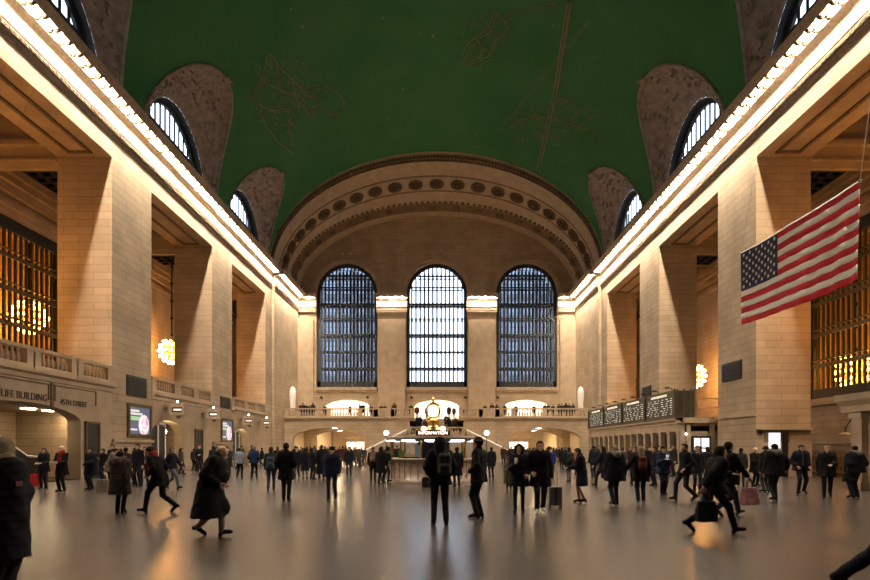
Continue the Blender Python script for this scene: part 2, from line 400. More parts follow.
# ------------------------------------------------------------------ side cornices
def cprof(z): # (p,z) outline of the entablature
    return [(0,z+1.05),(.05,z+1.08),(.05,z+1.32),(.10,z+1.34),(.10,z+1.62),(.17,z+1.68),(.17,z+1.8),(.06,z+1.86),(.06,z+2.44),(.10,z+2.50),(.42,z+2.74),(.42,z+3.12),(.94,z+3.14),(.95,z+2.87),(1.02,z+2.88),(1.2,z+3.30),(0,z+3.33)]
bulbm=MB().sphere((0,0,0),.13,10).v
def bulb(name,loc,parent=None): pass
bproto=MB().sphere((0,0,0),.125,10).build('cornice_lamp',GLOW,smooth=True)
bfirst=[True]
def put_bulb(x,y,z,label,group):
    if bfirst[0]: o=bproto; bfirst[0]=False
    else: o=bproto.copy(); COL.objects.link(o)
    o.location=(x,y,z); tag(o,label,'lamp',group)
tn=3
for sg,side in ((-1,'left'),(1,'right')):
    for (base,y0,y1) in ((HW,YR,YA),(HW-.3,YA,YE-.3)):
        mb=MB(); sweep_y(mb,sg,base,cprof(LZ),y0,y1,0)
        r=struct(mb.build('trim_%d'%tn,TRIM),'stone cornice with coffers of glowing bulbs along the %s wall%s'%(side,'' if base==HW else ' beside the end wall'),'cornice'); tn+=1
        MB().box(sg*(base-.10),sg*(base-.165),y0+.01,y1-.01,LZ+1.36,LZ+1.60).build('shaded_ornament_band',DTRIM,r)  # dark stone puts the shade of the down-facing carving into its colour
        den=MB(); y=y0+.15
        ys0=max(y0,8)
        y=ys0
        while y<y1-.1:
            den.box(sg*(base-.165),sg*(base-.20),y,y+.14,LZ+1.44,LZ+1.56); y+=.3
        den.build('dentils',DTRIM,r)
        md=MB(); lp=MB(); y=ys0+.2; P=.82
        while y<y1:
            # bracket with curled nose
            md.box(sg*(base-.40),sg*(base-.97),y-.12,y+.12,LZ+2.84,LZ+3.13)
            md.sphere((sg*(base-.84),y,LZ+2.88),.17,8)
            md.sphere((sg*(base-.52),y,LZ+2.86),.15,8)
            if y+P<y1+.2:
                put_bulb(sg*(base-.68),y+P/2,LZ+3.0,
                    'glowing globe bulb in the long row under the %s wall cornice'%side if base==HW else 'glowing globe bulb under the %s cornice return beside the arched end wall'%side,
                    'bulbs under the %s cornice'%side if base==HW else 'bulbs of the %s cornice return'%side)
            y+=P
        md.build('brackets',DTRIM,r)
# ------------------------------------------------------------------ end vault (deep archivolt)
def ell(a,b,y,th,z0=CZ): return (a*math.cos(th),y,z0+b*math.sin(th))
# (y,a,b,mat)
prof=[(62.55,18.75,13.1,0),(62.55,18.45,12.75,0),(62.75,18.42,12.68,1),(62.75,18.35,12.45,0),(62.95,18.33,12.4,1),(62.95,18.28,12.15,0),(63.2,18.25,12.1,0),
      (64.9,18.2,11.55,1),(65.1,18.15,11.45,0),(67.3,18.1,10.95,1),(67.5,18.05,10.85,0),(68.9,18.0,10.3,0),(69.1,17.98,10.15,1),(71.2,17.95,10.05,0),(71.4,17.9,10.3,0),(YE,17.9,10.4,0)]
mb=MB(); N=72
for (a,b) in zip(prof[:-1],prof[1:]):
    for i in range(N):
        t0,t1=PI*i/N,PI*(i+1)/N
        mb.quad(ell(a[1],a[2],a[0],t0),ell(a[1],a[2],a[0],t1),ell(b[1],b[2],b[0],t1),ell(b[1],b[2],b[0],t0),a[3])
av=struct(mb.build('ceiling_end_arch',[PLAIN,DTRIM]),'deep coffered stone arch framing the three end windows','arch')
MB().tube([ell(18.6,12.98,62.5,PI*i/72) for i in range(73)],.14,6).build('outer_rim',PLAIN,av,True)
dn=MB()
for k in range(150):
    t=PI*(k+.5)/150
    for (y,a,b,s) in ((62.7,18.4,12.55,.12),(62.9,18.3,12.27,.09)):
        p=ell(a,b,y,t); dn.box(p[0]-s,p[0]+s,y-.2,y+.1,p[2]-s,p[2]+s)
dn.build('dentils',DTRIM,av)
ro=MB()
for k in range(23):
    t=PI*(k+.5)/23
    c=Vector(ell(18.1,11.2,66.2,t)); u=Vector(ell(18.1,11.2,66.2,t+.01))-c; u.normalize()
    v=(Vector(ell(18.1,10.95,67.3,t))-Vector(ell(18.15,11.45,65.1,t))).normalized(); nrm=u.cross(v).normalized()
    if nrm.z>0: nrm=-nrm
    rg=[]
    for (rad,th,h) in ((.78,.09,.1),(.5,.07,.12)):
        pts=[c+nrm*h+(u*math.cos(q)*rad+v*math.sin(q)*rad) for q in [2*PI*j/16 for j in range(17)]]
        ro.tube(pts,th,5,k=0)
    for j in range(8):
        q=2*PI*j/8; ro.tube([c+nrm*.08,c+nrm*.12+(u*math.cos(q)+v*math.sin(q))*.42],[.1,.13],5,k=1)
    ro.sphere(c+nrm*.2,.16,8,k=0); ro.add([c+nrm*.03]+[c+nrm*.03+(u*math.cos(2*PI*j/20)+v*math.sin(2*PI*j/20))*.8 for j in range(20)],[(0,1+j,1+(j+1)%20) for j in range(20)],1)
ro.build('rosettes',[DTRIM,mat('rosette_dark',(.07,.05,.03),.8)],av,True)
eg=MB()
for k in range(80):
    t=PI*(k+.5)/80; p=ell(17.97,10.1,69.0,t); eg.sphere((p[0]*.998,68.85,p[2]+.05),.17,6)
    if k%4==0: p=ell(17.9,10.2,70,t); eg.sphere((p[0],70.0,p[2]-.1),.5,8,sy=.5)
eg.build('egg_moulding',DTRIM,av,True)
# ------------------------------------------------------------------ end wall
WINX=[-11.7,0,11.7]; WHW=3.97
ops=[(x,WHW,9.55,21.7,3.97) for x in WINX]+[(x,2.95,5.3,6.9,1.0) for x in WINX]+[(sx*12.7,3.6,0,2.6,1.3) for sx in (-1,1)]
mb=MB(); arch_wall(mb,'x',YE,YE+1.0,-20,20,0,33,ops,24)
ew=struct(mb.build('wall_end',STONE),'stone end wall with three tall arched windows')
# pilasters, sills and mini cornices
mb=MB(); PX=[(-7.58,-4.1),(4.1,7.58)]
for (a,b) in PX: mb.box(a,b,YE-.3,YE,5.3,LZ+.1)
for sx in (-1,1): mb.box(sx*16.0,sx*18,YE-.3,YE,5.3,LZ+.1)
for x in WINX:
    mb.box(x-WHW,x+WHW,YE-.28,YE,9.1,9.5); mb.box(x-WHW,x+WHW,YE-.15,YE,8.85,9.1)
    N=28
    for i in range(N):
        t0,t1=PI*i/N,PI*(i+1)/N
        for (r0,r1,pr) in ((WHW+.02,WHW+.35,.16),(WHW+.35,WHW+.5,.28)):
            P_=lambda r,t,y:(x+r*math.cos(t),y,21.7+r*math.sin(t))
            y=YE-pr
            mb.quad(P_(r0,t0,y),P_(r0,t1,y),P_(r1,t1,y),P_(r1,t0,y)); mb.quad(P_(r1,t0,y),P_(r1,t1,y),P_(r1,t1,YE),P_(r1,t0,YE)); mb.quad(P_(r0,t0,y),P_(r0,t1,y),P_(r0,t1,YE),P_(r0,t0,YE))
    mb.box(x-.3,x+.3,YE-.4,YE,25.9,26.9); mb.box(x-.7,x+.7,YE-.5,YE,26.8,27.15)
for sx in (-1,1):
    for x in (-4.0,4.0): pass
struct(mb.build('trim_%d'%tn,PLAIN),'stone pilasters and arch mouldings on the end wall','trim'); tn+=1
for i,(a,b,nm) in enumerate([(-7.58,-4.1,'left of the middle window'),(4.1,7.58,'right of the middle window'),(-18,-15.9,'in the left corner'),(15.9,18,'in the right corner')]):
    mb=MB(); base=YE-.3
    pr=[(p*.75,z) for p,z in cprof(LZ)]
    sweep_x(mb,base,pr,a-.25 if i<2 or i==3 else a,b+.25 if i<3 else b)
    n=4 if i<2 else 2
    sp=(b-a)/n
    for k in range(n+1):
        x=a+k*sp; mb.box(x-.1,x+.1,base-.72,base-.3,LZ+2.93,LZ+3.13)
    struct(mb.build('trim_%d'%tn,TRIM),'bracketed stone capital '+nm,'cornice'); tn+=1
    for k in range(n): put_bulb(a+(k+.5)*sp,base-.52,LZ+2.98,'glowing globe bulb under the pilaster capital '+nm,'bulbs under the capital '+nm)
# the three great windows
for i,x in enumerate(WINX):
    nm=['left','middle','right'][i]
    fr=MB(); N=32; yy=YE+.35
    P_=lambda r,t,y:(x+r*math.cos(t),y,21.7+r*math.sin(t))
    for j in range(N):
        t0,t1=PI*j/N,PI*(j+1)/N
        fr.quad(P_(WHW,t0,yy),P_(WHW,t1,yy),P_(WHW-.45,t1,yy),P_(WHW-.45,t0,yy)); fr.quad(P_(WHW-.45,t0,yy),P_(WHW-.45,t1,yy),P_(WHW-.45,t1,yy+.3),P_(WHW-.45,t0,yy+.3))
    for s_ in (-1,1): fr.box(x+s_*WHW,x+s_*(WHW-.45),yy,yy+.3,9.55,21.7)
    fr.box(x-WHW,x+WHW,yy,yy+.3,9.55,10.3)
    o=struct(fr.build('window_%d'%wn,BARS),'tall arched %s window of the end wall with dark metal grid'%nm,'window'); wn+=1
    b=MB(); r=WHW-.4
    zt=lambda dx:21.7+math.sqrt(max(0,r*r-dx*dx))
    for lay,(yb,off) in enumerate(((yy+.02,0),(yy+1.6,.2))):
        nb=13 if i==1 else 15
        for k in range(nb):
            dx=-r+2*r*(k+.5)/nb+off*.5; 
            if abs(dx)<r: bw_=(.10 if lay==0 else .03) if i==1 else .085; b.box(x+dx-bw_,x+dx+bw_,yb,yb+.1,9.6,zt(dx))
        for z,hh in ((12.05,.24),(14.2,.14),(16.4,.26),(18.5,.14),(20.4,.3),(22.6,.14),(24.1,.18)):
            hr=r if z<21.7 else math.sqrt(max(0,r*r-(z-21.7)**2))
            if lay and hh<.2: hh=.12
            b.box(x-hr,x+hr,yb-.02,yb+.22,z-hh/2+lay*.1,z+hh/2+lay*.1)
        for z in [10.6+.62*q for q in range(24)]:
            if lay==0 and i!=1: 
                hr=r if z<21.7 else math.sqrt(max(0,r*r-(z-21.7)**2)); b.box(x-hr,x+hr,yb+.06,yb+.12,z-.025,z+.025)
    b.build('mullions',BARS,o)
    pn=MB(); pv=[(x-r,yy+.25,9.6),(x+r,yy+.25,9.6)]+[P_(r,PI*j/N,yy+.25) for j in range(N+1)]; pn.add(pv,[tuple(range(len(pv)))])
    pn.build('pane',CLEAR if i==1 else DIMMED,o)
# catwalk floors between the two glass skins and dark blocks added beyond to dim the side windows
mb=MB()
for x in WINX:
    for z in (12.0,16.35,20.35):
        mb.box(x-WHW-.2,x+WHW+.2,YE+1.02,YE+1.9,z-.12,z+.12)
mb.build('catwalk',DARK,ew)
BLD=mat('office_facade',(.20,.21,.22),.7,noise=.2,nscale=.8)
for sx,nm in ((-1,'left'),(1,'right')):
    r=empty('added_office_block',(sx*24,112,0)); tag(r,'added dark office block dimming the view through the %s end window'%nm,'building')
    MB().box(-14,14,0,10,0,48).build('wall',BLD,r)
    wm=MB()
    for zz in range(10):
        for xx in range(9):
            wm.box(-13+xx*3,-11.2+xx*3,-.06,0,4+zz*4,6.6+zz*4)
    wm.build('windows',mat('office_glass',(.3,.38,.5),.2,emit=.25,ecol=(.8,.9,1)),r)
# ------------------------------------------------------------------ end balcony, passages and staircase
SILL=5.25
mb=MB()
arch_wall(mb,'x',YB,YB+.8,-18,-8.0,0,SILL-.1,[(-12.75,4.3,0,2.7,1.3)],24)
arch_wall(mb,'x',YB,YB+.8,8.0,18,0,SILL-.1,[(12.75,4.3,0,2.7,1.3)],24)
mb.box(-8.0,-3.2,YB,YB+.8,0,SILL-.1); mb.box(3.2,8.0,YB,YB+.8,0,SILL-.1); mb.box(-3.2,3.2,YB,YB+.8,0,2.9)
struct(mb.build('wall_balcony',STONE),'stone wall with two low arches under the end balcony')
mb=MB()
mb.box(-18,-2.6,YB,YE+.0,SILL-.35,SILL); mb.box(2.6,18,YB,YE,SILL-.35,SILL); mb.box(-2.6,2.6,YB+3.4,YE,SILL-.35,SILL)
struct(mb.build('floor_balcony',PLAIN),'stone floor of the end balcony','balcony')
def balustrade(mb,kind,a,b,c,z0,z1,sg=1,piers=None,step=.32):
    """runs along 'x' at y=c or along 'y' at x=c, between a and b"""
    def bx(u0,u1,t0,t1,za,zb):
        if kind=='x': mb.box(u0,u1,c+t0,c+t1,za,zb,0)
        else: mb.box(c+t0,c+t1,u0,u1,za,zb,0)
    bx(a,b,-.16,.16,z0,z0+.18); bx(a,b,-.18,.18,z1-.16,z1)
    piers=piers or [a,b]
    for p in piers: bx(p-.25,p+.25,-.17,.17,z0,z1)
    u=a+.2
    while u<b:
        if min(abs(u-p) for p in piers)>.32:
            h=z1-z0-.34; base=(u,c,z0+.18) if kind=='x' else (c,u,z0+.18)
            mb.lathe([(.06,0),(.10,h*.15),(.12,h*.35),(.05,h*.7),(.05,h*.85),(.09,h)],base,6,k=1)
        u+=step
for a,b,nm in ((-18,-2.6,'left'),(2.6,18,'right')):
    mb=MB(); pr=[a+.2,a+5.2,b-6.5,b-4.6,b-2.6,b-.3] if a<0 else [a+.3,a+2.6,a+4.6,a+6.5,b-5.2,b-.2]
    balustrade(mb,'x',a,b,YB+.15,SILL,6.36,piers=pr)
    lo=(-7.6,-5.0) if a<0 else (5.0,7.6); mb.box(lo[0],lo[1],YB-.02,YB+.3,SILL,6.34)
    o=mb.build('balustrade',[PLAIN,PLAIN]); tag(o,'stone balustrade along the %s half of the end balcony'%nm,'balustrade')
    mb=MB(); sweep_x(mb,YB,[(0,4.85),(.1,4.9),(.12,5.05),(.3,5.12),(.3,5.3),(0,5.33)],a,b)
    struct(mb.build('trim_%d'%tn,PLAIN),'moulded ledge under the %s balcony balustrade'%nm,'ledge'); tn+=1
# centre: side cheeks of upper flight, landing and steps
st=empty('grand_staircase',(0,YB-2,0)); tag(st,'double marble staircase rising to a landing below the middle window','staircase')
def rel(o,root): o.location=-root.location; return o
mb=MB()
for k in range(12):
    mb.box(-2.6,2.6,YB+.4+k*.25,YB+.4+(k+1)*.25+.02,2.9,2.95+(k+1)*.19)
mb.box(-3.2,3.2,YB-3.4,YB+.4,2.6,2.95)
for sx in (-1,1):
    for k in range(18):
        x0=3.2+k*.31; mb.box(sx*x0,sx*(x0+.31),YB-3.4,YB,0,2.95-(k+1)*.164)
rel(mb.build('steps',PLAIN,st),st)
mb=MB(); mb.box(-3.2,3.2,YB-3.5,YB-3.4,0,2.95)
for sx in (-1,1):
    y0,y1=YB-3.62,YB-3.4
    for q in ((y0,),(y1,)): pass
    A=[(sx*3.2,0),(sx*9.0,0),(sx*9.0,.75),(sx*8.7,.9),(sx*3.2,3.6),(sx*3.2,3.6)]
    vs=[(x,y0,z) for x,z in A[:5]]+[(x,y1,z) for x,z in A[:5]]
    mb.add(vs,[(0,1,2,3,4),(9,8,7,6,5)]+[(i,(i+1)%5,5+(i+1)%5,5+i) for i in range(5)])
rel(mb.build('cheek_wall',PLAIN,st),st)
for sx in (-1,1): mb=MB(); mb.tube([(sx*3.2,YB-3.5,3.72),(sx*8.7,YB-3.5,1.02),(sx*9.05,YB-3.5,.85)],.12,6); rel(mb.build('sloping_rail',WHITE,st),st)
mb=MB(); balustrade(mb,'x',-3.2,3.2,YB-3.45,2.95,4.0,piers=[-3.1,-1.1,1.1,3.1])
rel(mb.build('landing_balustrade',[PLAIN,PLAIN],st),st)
# passages under the balcony
for sx,nm in ((-1,'left'),(1,'right')):
    mb=MB(); x0,x1=sx*8.0,sx*17.4
    mb.box(sx*7.8,sx*8.1,YB+.8,94,0,4.6); mb.box(sx*17.3,sx*17.6,YB+.8,94,0,4.6)
    mb.box(x0,x1,YB+.8,94,4.45,4.8); mb.box(x0,x1,93.6,94,0,4.6)
    mb.box(sx*8.3,sx*9.6,YE+1,YE+3,0,4.5); mb.box(sx*15.8,sx*17,YE+1,YE+3,0,4.5)
    struct(mb.build('wall_passage_'+nm,mat('passage_plaster',(.62,.5,.36),.7)),'warm lit passage walls behind the %s arch'%nm)
    for k,(xx,yy) in enumerate(((12.5,70.5),(12.5,77),(10.8,83),(14.4,83),(12.5,88))):
        l=MB().lathe([(0,-.02),(.5,-.02),(.55,.04),(.2,.14),(0,.16)],(0,0,0),14).build('ceiling_lamp',PGLOW,loc=(sx*xx,yy,4.18 if k else 4.1))
        tag(l,'glowing round ceiling lamp in the passage behind the %s arch'%nm,'ceiling lamp','lamps in the %s passage'%nm)
    d=empty('shop_front',(sx*12.5,92.5,0)); tag(d,'bright shop front at the far end of the %s passage'%nm,'shop front')
    MB().box(-2.6,2.6,0,.2,0,2.9).box(-2.9,2.9,-.1,.2,2.9,3.3).build('frame',PLAIN,d)
    m=MB(); 
    for q in range(3): m.box(-2.3+q*1.6,-.9+q*1.6,-.06,0,.4,2.6)
    m.build('lit_pane',mat('shop_glow',(1,1,1),.4,emit=2.2,ecol=(1,.80,.55)),d)
# bright rooms behind the balcony doors
for i,x in enumerate(WINX):
    mb=MB(); mb.box(x-3.6,x+3.6,YE+5.5,YE+5.8,5.2,9.0); mb.box(x-3.8,x-3.6,YE+1,YE+5.8,5.2,9); mb.box(x+3.6,x+3.8,YE+1,YE+5.8,5.2,9); mb.box(x-3.8,x+3.8,YE+1,YE+5.8,9,9.2); mb.box(x-3.8,x+3.8,YE,YE+5.8,5.0,5.25)
    nm=['left','middle','right'][i]
    r=struct(mb.build('wall_room_'+nm,mat('white_room',(.85,.8,.72),.7)),'brightly lit room behind the %s balcony opening'%nm)
    for q in (-1.7,1.7):
        l=MB().box(-1.3,1.3,-.9,.9,-.05,.05).build('ceiling_panel_lamp',mat('panel_glow',(1,1,1),.4,emit=30,ecol=(1,.86,.66)),loc=(x+q,YE+3.3,8.9)); tag(l,'bright panel lamp on the ceiling behind the %s balcony opening'%nm,'lamp','panel lamps behind the %s opening'%nm)
# small round speakers on the wall
for x in (-9.0,-3.3,3.7,7.9,-15.0):
    o=MB().lathe([(0,-.02),(.17,-.02),(.17,.14),(0,.14)],(0,0,0),12).build('wall_speaker',BLACK); o.rotation_euler=(PI/2,0,0); o.location=(x,YE-.3 if abs(x)<7.6 and abs(x)>4 else YE-.02,8.2)
    tag(o,'small round black fitting on the stone above the balcony','wall fitting','round fittings above the balcony')
# pale pedestal lights in the corners
for sx,nm in ((-1,'left'),(1,'right')):
    r=empty('wrapped_statue',(sx*17.3,YB+1.0,SILL)); tag(r,'tall pale round-topped figure standing on the %s end of the balcony'%nm,'statue')
    MB().lathe([(0,0),(.6,0),(.6,.35),(.45,.5),(.38,.9),(0,.9)],(0,0,0),14).build('plinth',PLAIN,r)
    MB().lathe([(.30,.9),(.32,1.8),(.40,2.7),(.38,3.2),(.24,3.6),(0,3.75)],(0,0,0),14).build('figure',WHITE,r,True)
# ------------------------------------------------------------------ side galleries: left lower walls
mb=MB()
arch_wall(mb,'y',-HW,-(HW+.7),PF[1],PN[3],0,SILL,[(PF[2]+3.0,4.0,0,2.95,.75)] ,28)
arch_wall(mb,'y',-HW,-(HW+.7),PF[3],PN[4],0,SILL,[(38.8,2.35,0,2.5,1.0)],20)
arch_wall(mb,'y',-HW,-(HW+.7),PF[4],PN[5],0,SILL,[(53.0,2.2,0,2.5,.9)],20)
mb.box(-OW,-(HW+.4),YR,YE,SILL-.3,SILL)
for a_,b_ in zip(PF[1:5],PN[2:6]): mb.box(-(HW+.4),-HW-.02,a_,b_,SILL-.3,SILL)
lw=struct(mb.build('wall_left_lower',PLAIN),'lower stone wall with low arches between the left piers')
# recess rooms behind the arches
mb=MB(); mb.box(-OW,-23.4,22.3,32.1,0,SILL-.3); mb.box(-OW,-19,31.6,32.1,0,5); mb.box(-OW,-19,22.0,22.3,0,5)
mb.box(-23.5,-21.4,34.5,46.4,0,5); mb.box(-23.5,-21.4,48.7,60.5,0,5); mb.box(-23.4,-19.0,42.0,46.4,0,5); mb.box(-23.4,-19.0,56.0,60.5,0,5)
struct(mb.build('wall_left_recess',STONE),'inner walls of the recesses behind the left arches')
for (a,b,p) in ((PF[2],PN[3],[]),(PF[3],PN[4],[]),(PF[4],PN[5],[])):
    mb=MB(); n=3; pr=[a+.25+(b-a-.5)*k/n for k in range(n+1)]
    for q in pr[1:-1]: pass
    balustrade(mb,'y',a,b,-HW-.1,SILL,6.25,piers=pr+[q+.4 for q in pr[1:-1]])
    o=mb.build('balustrade',[PLAIN,PLAIN]); nm={PF[2]:'above the escalator arch',PF[3]:'between the first and second left piers',PF[4]:'between the far left piers'}[a]
    tag(o,'stone balustrade on the left gallery '+nm,'balustrade')
    mb=MB(); sweep_y(mb,-1,HW,[(0,4.75),(.08,4.8),(.1,4.98),(.28,5.06),(.28,5.25),(0,5.28)],a,b)
    struct(mb.build('trim_%d'%tn,WHITE if False else PLAIN),'moulded ledge of the left gallery '+nm,'ledge'); tn+=1
# carved frames and lettering on the escalator bay
LET=mat('letter_bronze',(.05,.03,.015),.6)
mb=MB()
for (ya,yb) in ((23.6,26.9),(27.3,30.6)):
    for (y0,y1,z0,z1) in ((ya,yb,4.62,4.68),(ya,ya+.06,3.9,4.68),(yb-.06,yb,3.9,4.68)):
        mb.box(-HW+.04,-HW,y0,y1,z0,z1)
mb.box(-HW+.06,-HW,27.0,27.2,3.6,4.75)
struct(mb.build('trim_%d'%tn,DTRIM),'thin carved panel frames over the escalator arch','trim'); tn+=1
t=text('METLIFE BUILDING',.46,LET,(-HW+.02,24.95,3.96),(PI/2,0,PI/2),'lettering',None,.012,.95); tag(t,'dark carved lettering METLIFE BUILDING over the escalator arch','lettering')
t=text('45TH STREET',.40,LET,(-HW+.02,28.75,3.88),(PI/2,0,PI/2),'lettering',None,.012,.9); tag(t,'dark carved lettering 45TH STREET right of the escalator arch','lettering')
# recess downlights
for (px_,py_,Y_) in ((29,409.5,28.2),(48,413.5,29.7),(66,420,31.1)):
    l=MB().lathe([(0,-.03),(.30,-.03),(.34,.02),(0,.02)],(0,0,0),14).build('downlight',mat('downlight_glow',(1,1,1),.4,emit=60,ecol=(1,.75,.45)),loc=(-20.2,Y_,3.58)); tag(l,'round recessed downlight above the escalator','downlight','downlights above the escalator')
mb=MB().box(-OW,-HW-.7,22.3,31.6,3.6,SILL-.3); struct(mb.build('ceiling_recess',PLAIN),'low ceiling of the escalator recess','ceiling')
# escalator
es=empty('escalator',(-21.0,27,0)); tag(es,'black-sided escalator with pale handrail rising at the far left','escalator')
m=MB()
for x in (-1.5,.6):
    vs=[(x,y,z) for y,z in ((2.6,0),(2.6,1.05),(1.2,1.15),(-6,5.0),(-6,3.6),(.4,0))]; vs+=[(x+.2,b,c) for a,b,c in vs]
    m.add(vs,[(0,1,2,3,4,5),(11,10,9,8,7,6)]+[(i,(i+1)%6,6+(i+1)%6,6+i) for i in range(6)])
m.build('side_panel',BLACK,es)
m=MB()
for x in (-1.4,.7): m.tube([(x,2.7,.95),(x,2.6,1.12),(x,1.2,1.22),(x,-6,5.07)],.06,6)
m.build('handrail',mat('pale_rail',(.75,.7,.62),.35),es)
m=MB()
for k in range(22): m.box(-1.3,.6,1.6-k*.36,1.6-(k+1)*.36,0,.05+k*.19)
m.build('steps',DARK,es)
def door(nm,loc,rz,w_,h,label):
    r=empty(nm,loc,rz); tag(r,label,'door'); r['kind']='structure'
    MB().box(-w_/2,w_/2,-.06,.02,0,h).build('leaf',BLACK,r)
    MB().box(-w_/2-.1,-w_/2,-.1,.05,0,h+.1).box(w_/2,w_/2+.1,-.1,.05,0,h+.1).box(-w_/2-.1,w_/2+.1,-.1,.05,h,h+.12).build('frame',DTRIM,r)
    MB().sphere((w_/2-.15,-.1,1.05),.05,8).build('handle',BRASS,r)
door('door_1',(-HW+.03,30.2,0),PI/2,1.05,2.9,'tall dark door in the lower left wall beside the first pier')
door('door_2',(-HW+.03,43.6,0),PI/2,1.15,2.95,'tall dark door between the first and second left piers')
# track gates
for (y,nm) in ((37.6,'first'),(51.9,'second')):
    g=empty('gate_frame',(-HW-.2,y,0)); tag(g,'dark gate with pale posts in the %s left platform arch'%nm,'gate')
    MB().box(-.06,.06,-1.0,-.1,0,3.1).box(-.06,.06,.1,.9,0,3.1).build('leaf',BLACK,g)
    MB().box(-.1,.1,-.08,.08,0,3.3).box(-.1,.1,.92,1.05,0,3.3).box(-.1,.1,-1.0,1.05,3.2,3.35).build('post',WHITE,g)
    l=MB().sphere((0,0,0),.15,10).build('arch_fill_lamp',PGLOW,loc=(-HW-.35,y+1.35,2.75)); tag(l,'lamp added to brighten the %s left platform arch'%nm,'lamp')  # added light source so the arch vault looks brightly lit
# track number signs
for i,(x,y,z) in enumerate(((-17.4,38.3,4.25),(-17.4,44.4,4.3),(-17.4,52.6,4.2),(-17.4,58,4.24))):
    nm=['nearest','second nearest','third','farthest'][i]
    r=empty('track_sign',(x,y,z)); tag(r,'stone-framed lit track sign on the left wall, %s of the four'%nm,'sign')
    MB().box(-.5,.5,-.2,.2,-.42,-.2).box(-.5,.5,-.2,.2,.12,.42).box(-.5,-.36,-.2,.2,-.2,.12).box(.36,.5,-.2,.2,-.2,.12).box(-.9,-.5,-.1,.1,-.1,.1).build('frame',TRIM,r)
    pn_=MB().box(-.36,.36,-.1,.1,-.2,.12).build('panel',BLACK,r)
    m=MB(); m.box(-.27,.27,-.13,-.1,-.10,.02); m.build('lit_strip',SIGNW,pn_)
    MB().lathe([(0,-.65),(.1,-.62),(.2,-.42),(0,-.42)],(0,0,0),10).build('finial',DTRIM,r)
    MB().sphere((0,-.1,.5),.07,10).build('lamp',WGLOW,r,True)
# vent panels and screens on pier faces
for (sg,yc,zc,hw,hh,lab) in ((-1,34.3,5.75,.95,.62,'black louvred panel on the first left pier'),(-1,48.4,5.75,.95,.55,'black louvred panel on the second left pier'),(1,34.3,8.35-.1,.95,.62,'black louvred panel on the first right pier'),(1,48.8,6.7,.95,.62,'black louvred panel on the second right pier')):
    pass
def vent(sg,y0,y1,z0,z1,lab):
    r=empty('vent_panel',(sg*HW,(y0+y1)/2,(z0+z1)/2)); tag(r,lab,'vent panel')
    h=(z1-z0)/2; d=(y1-y0)/2
    MB().box(-sg*.0,-sg*.08,-d,d,-h,h).build('backing',BLACK,r)
    m=MB(); n=7
    for k in range(n): m.box(-sg*.08,-sg*.13,-d+.06,d-.06,-h+.08+k*(2*h-.16)/n,-h+.08+(k+.55)*(2*h-.16)/n)
    m.build('louvre',DARK,r)
def ypx(px,sg): return F*(HW-sg*CX)/abs(VX-px)
def zat(py,Y): return CH+(VY-py)*Y/F
vent(-1,ypx(126,-1),ypx(145.5,-1),zat(391,33.6)-.25,zat(373,33.6)-.1,'black louvred panel on the first left pier')
vent(-1,ypx(220.3,-1),ypx(229.5,-1),zat(407.5,48),zat(396,48),'black louvred panel on the second left pier')
vent(1,ypx(742,1),ypx(723,1),zat(378,33.5),zat(359,33.5),'black louvred panel on the first right pier')
vent(1,ypx(651.5,1),ypx(643,1),zat(398,49),zat(386.5,49),'black louvred panel on the second right pier')
SCR=mat('screen_blue',(.1,.12,.2),.3,emit=.4,ecol=(.22,.25,.40)); SW=mat('screen_white',(1,1,1),.3,emit=.85,ecol=(.95,.92,1)); SG=mat('screen_green',(.4,.8,.4),.3,emit=.6,ecol=(.45,.8,.45)); SP=mat('screen_pink',(.8,.3,.5),.3,emit=.8,ecol=(.8,.25,.5))
def screen(y0,y1,z0,z1,lab):
    r=empty('advert_screen',(-HW,(y0+y1)/2,(z0+z1)/2)); tag(r,lab,'screen'); d=(y1-y0)/2; h=(z1-z0)/2
    MB().box(0,.12,-d-.2,-d,-h-.2,h+.2).box(0,.12,d,d+.2,-h-.2,h+.2).box(0,.12,-d,d,h,h+.2).box(0,.12,-d,d,-h-.2,-h).build('frame',BRONZE,r)
    MB().box(0,.06,-d,d,-h,h).build('display',SCR,r)
    m=MB(); 
    for (a,b,zz) in ((-.9,-.1,.72),(-.9,.2,.5),): m.box(.06,.075,a*d,b*d,(zz-.07)*h,(zz+.07)*h)
    m.box(.06,.075,-.9*d,-.3*d,-.72*h,-.62*h); m.build('caption',SW,r)
    MB().box(.06,.075,-.9*d,.25*d,.02*h,.3*h).build('green_band',SG,r)
    m=MB(); m.lathe([(0,0),(.5*d,0),(.5*d,.02),(0,.02)],(0,0,0),24); o=m.build('badge',SW,r); o.rotation_euler=(0,PI/2,0); o.location=(.07,.35*d,-.3*h); o.scale=(1.05,1,1)
    m=MB(); rr=random.Random(3)
    for k in range(9):
        a=rr.uniform(0,6.28); q=rr.uniform(.1,.4)*d; m.tube([(.1,.35*d+q*math.cos(a),-.3*h+q*math.sin(a)),(.1,.35*d+q*math.cos(a+.8),-.3*h+q*math.sin(a+.8)*1.4)],.04,5)
    m.build('badge_lines',SP,r)
screen(ypx(128.5,-1),ypx(149,-1),zat(434,34.5),zat(407,34.5),'lit advertising screen with round white badge on the first left pier')
screen(ypx(221.5,-1),ypx(231.5,-1),zat(440,48.5),zat(420.5,48.5),'small lit advertising screen on the second left pier')
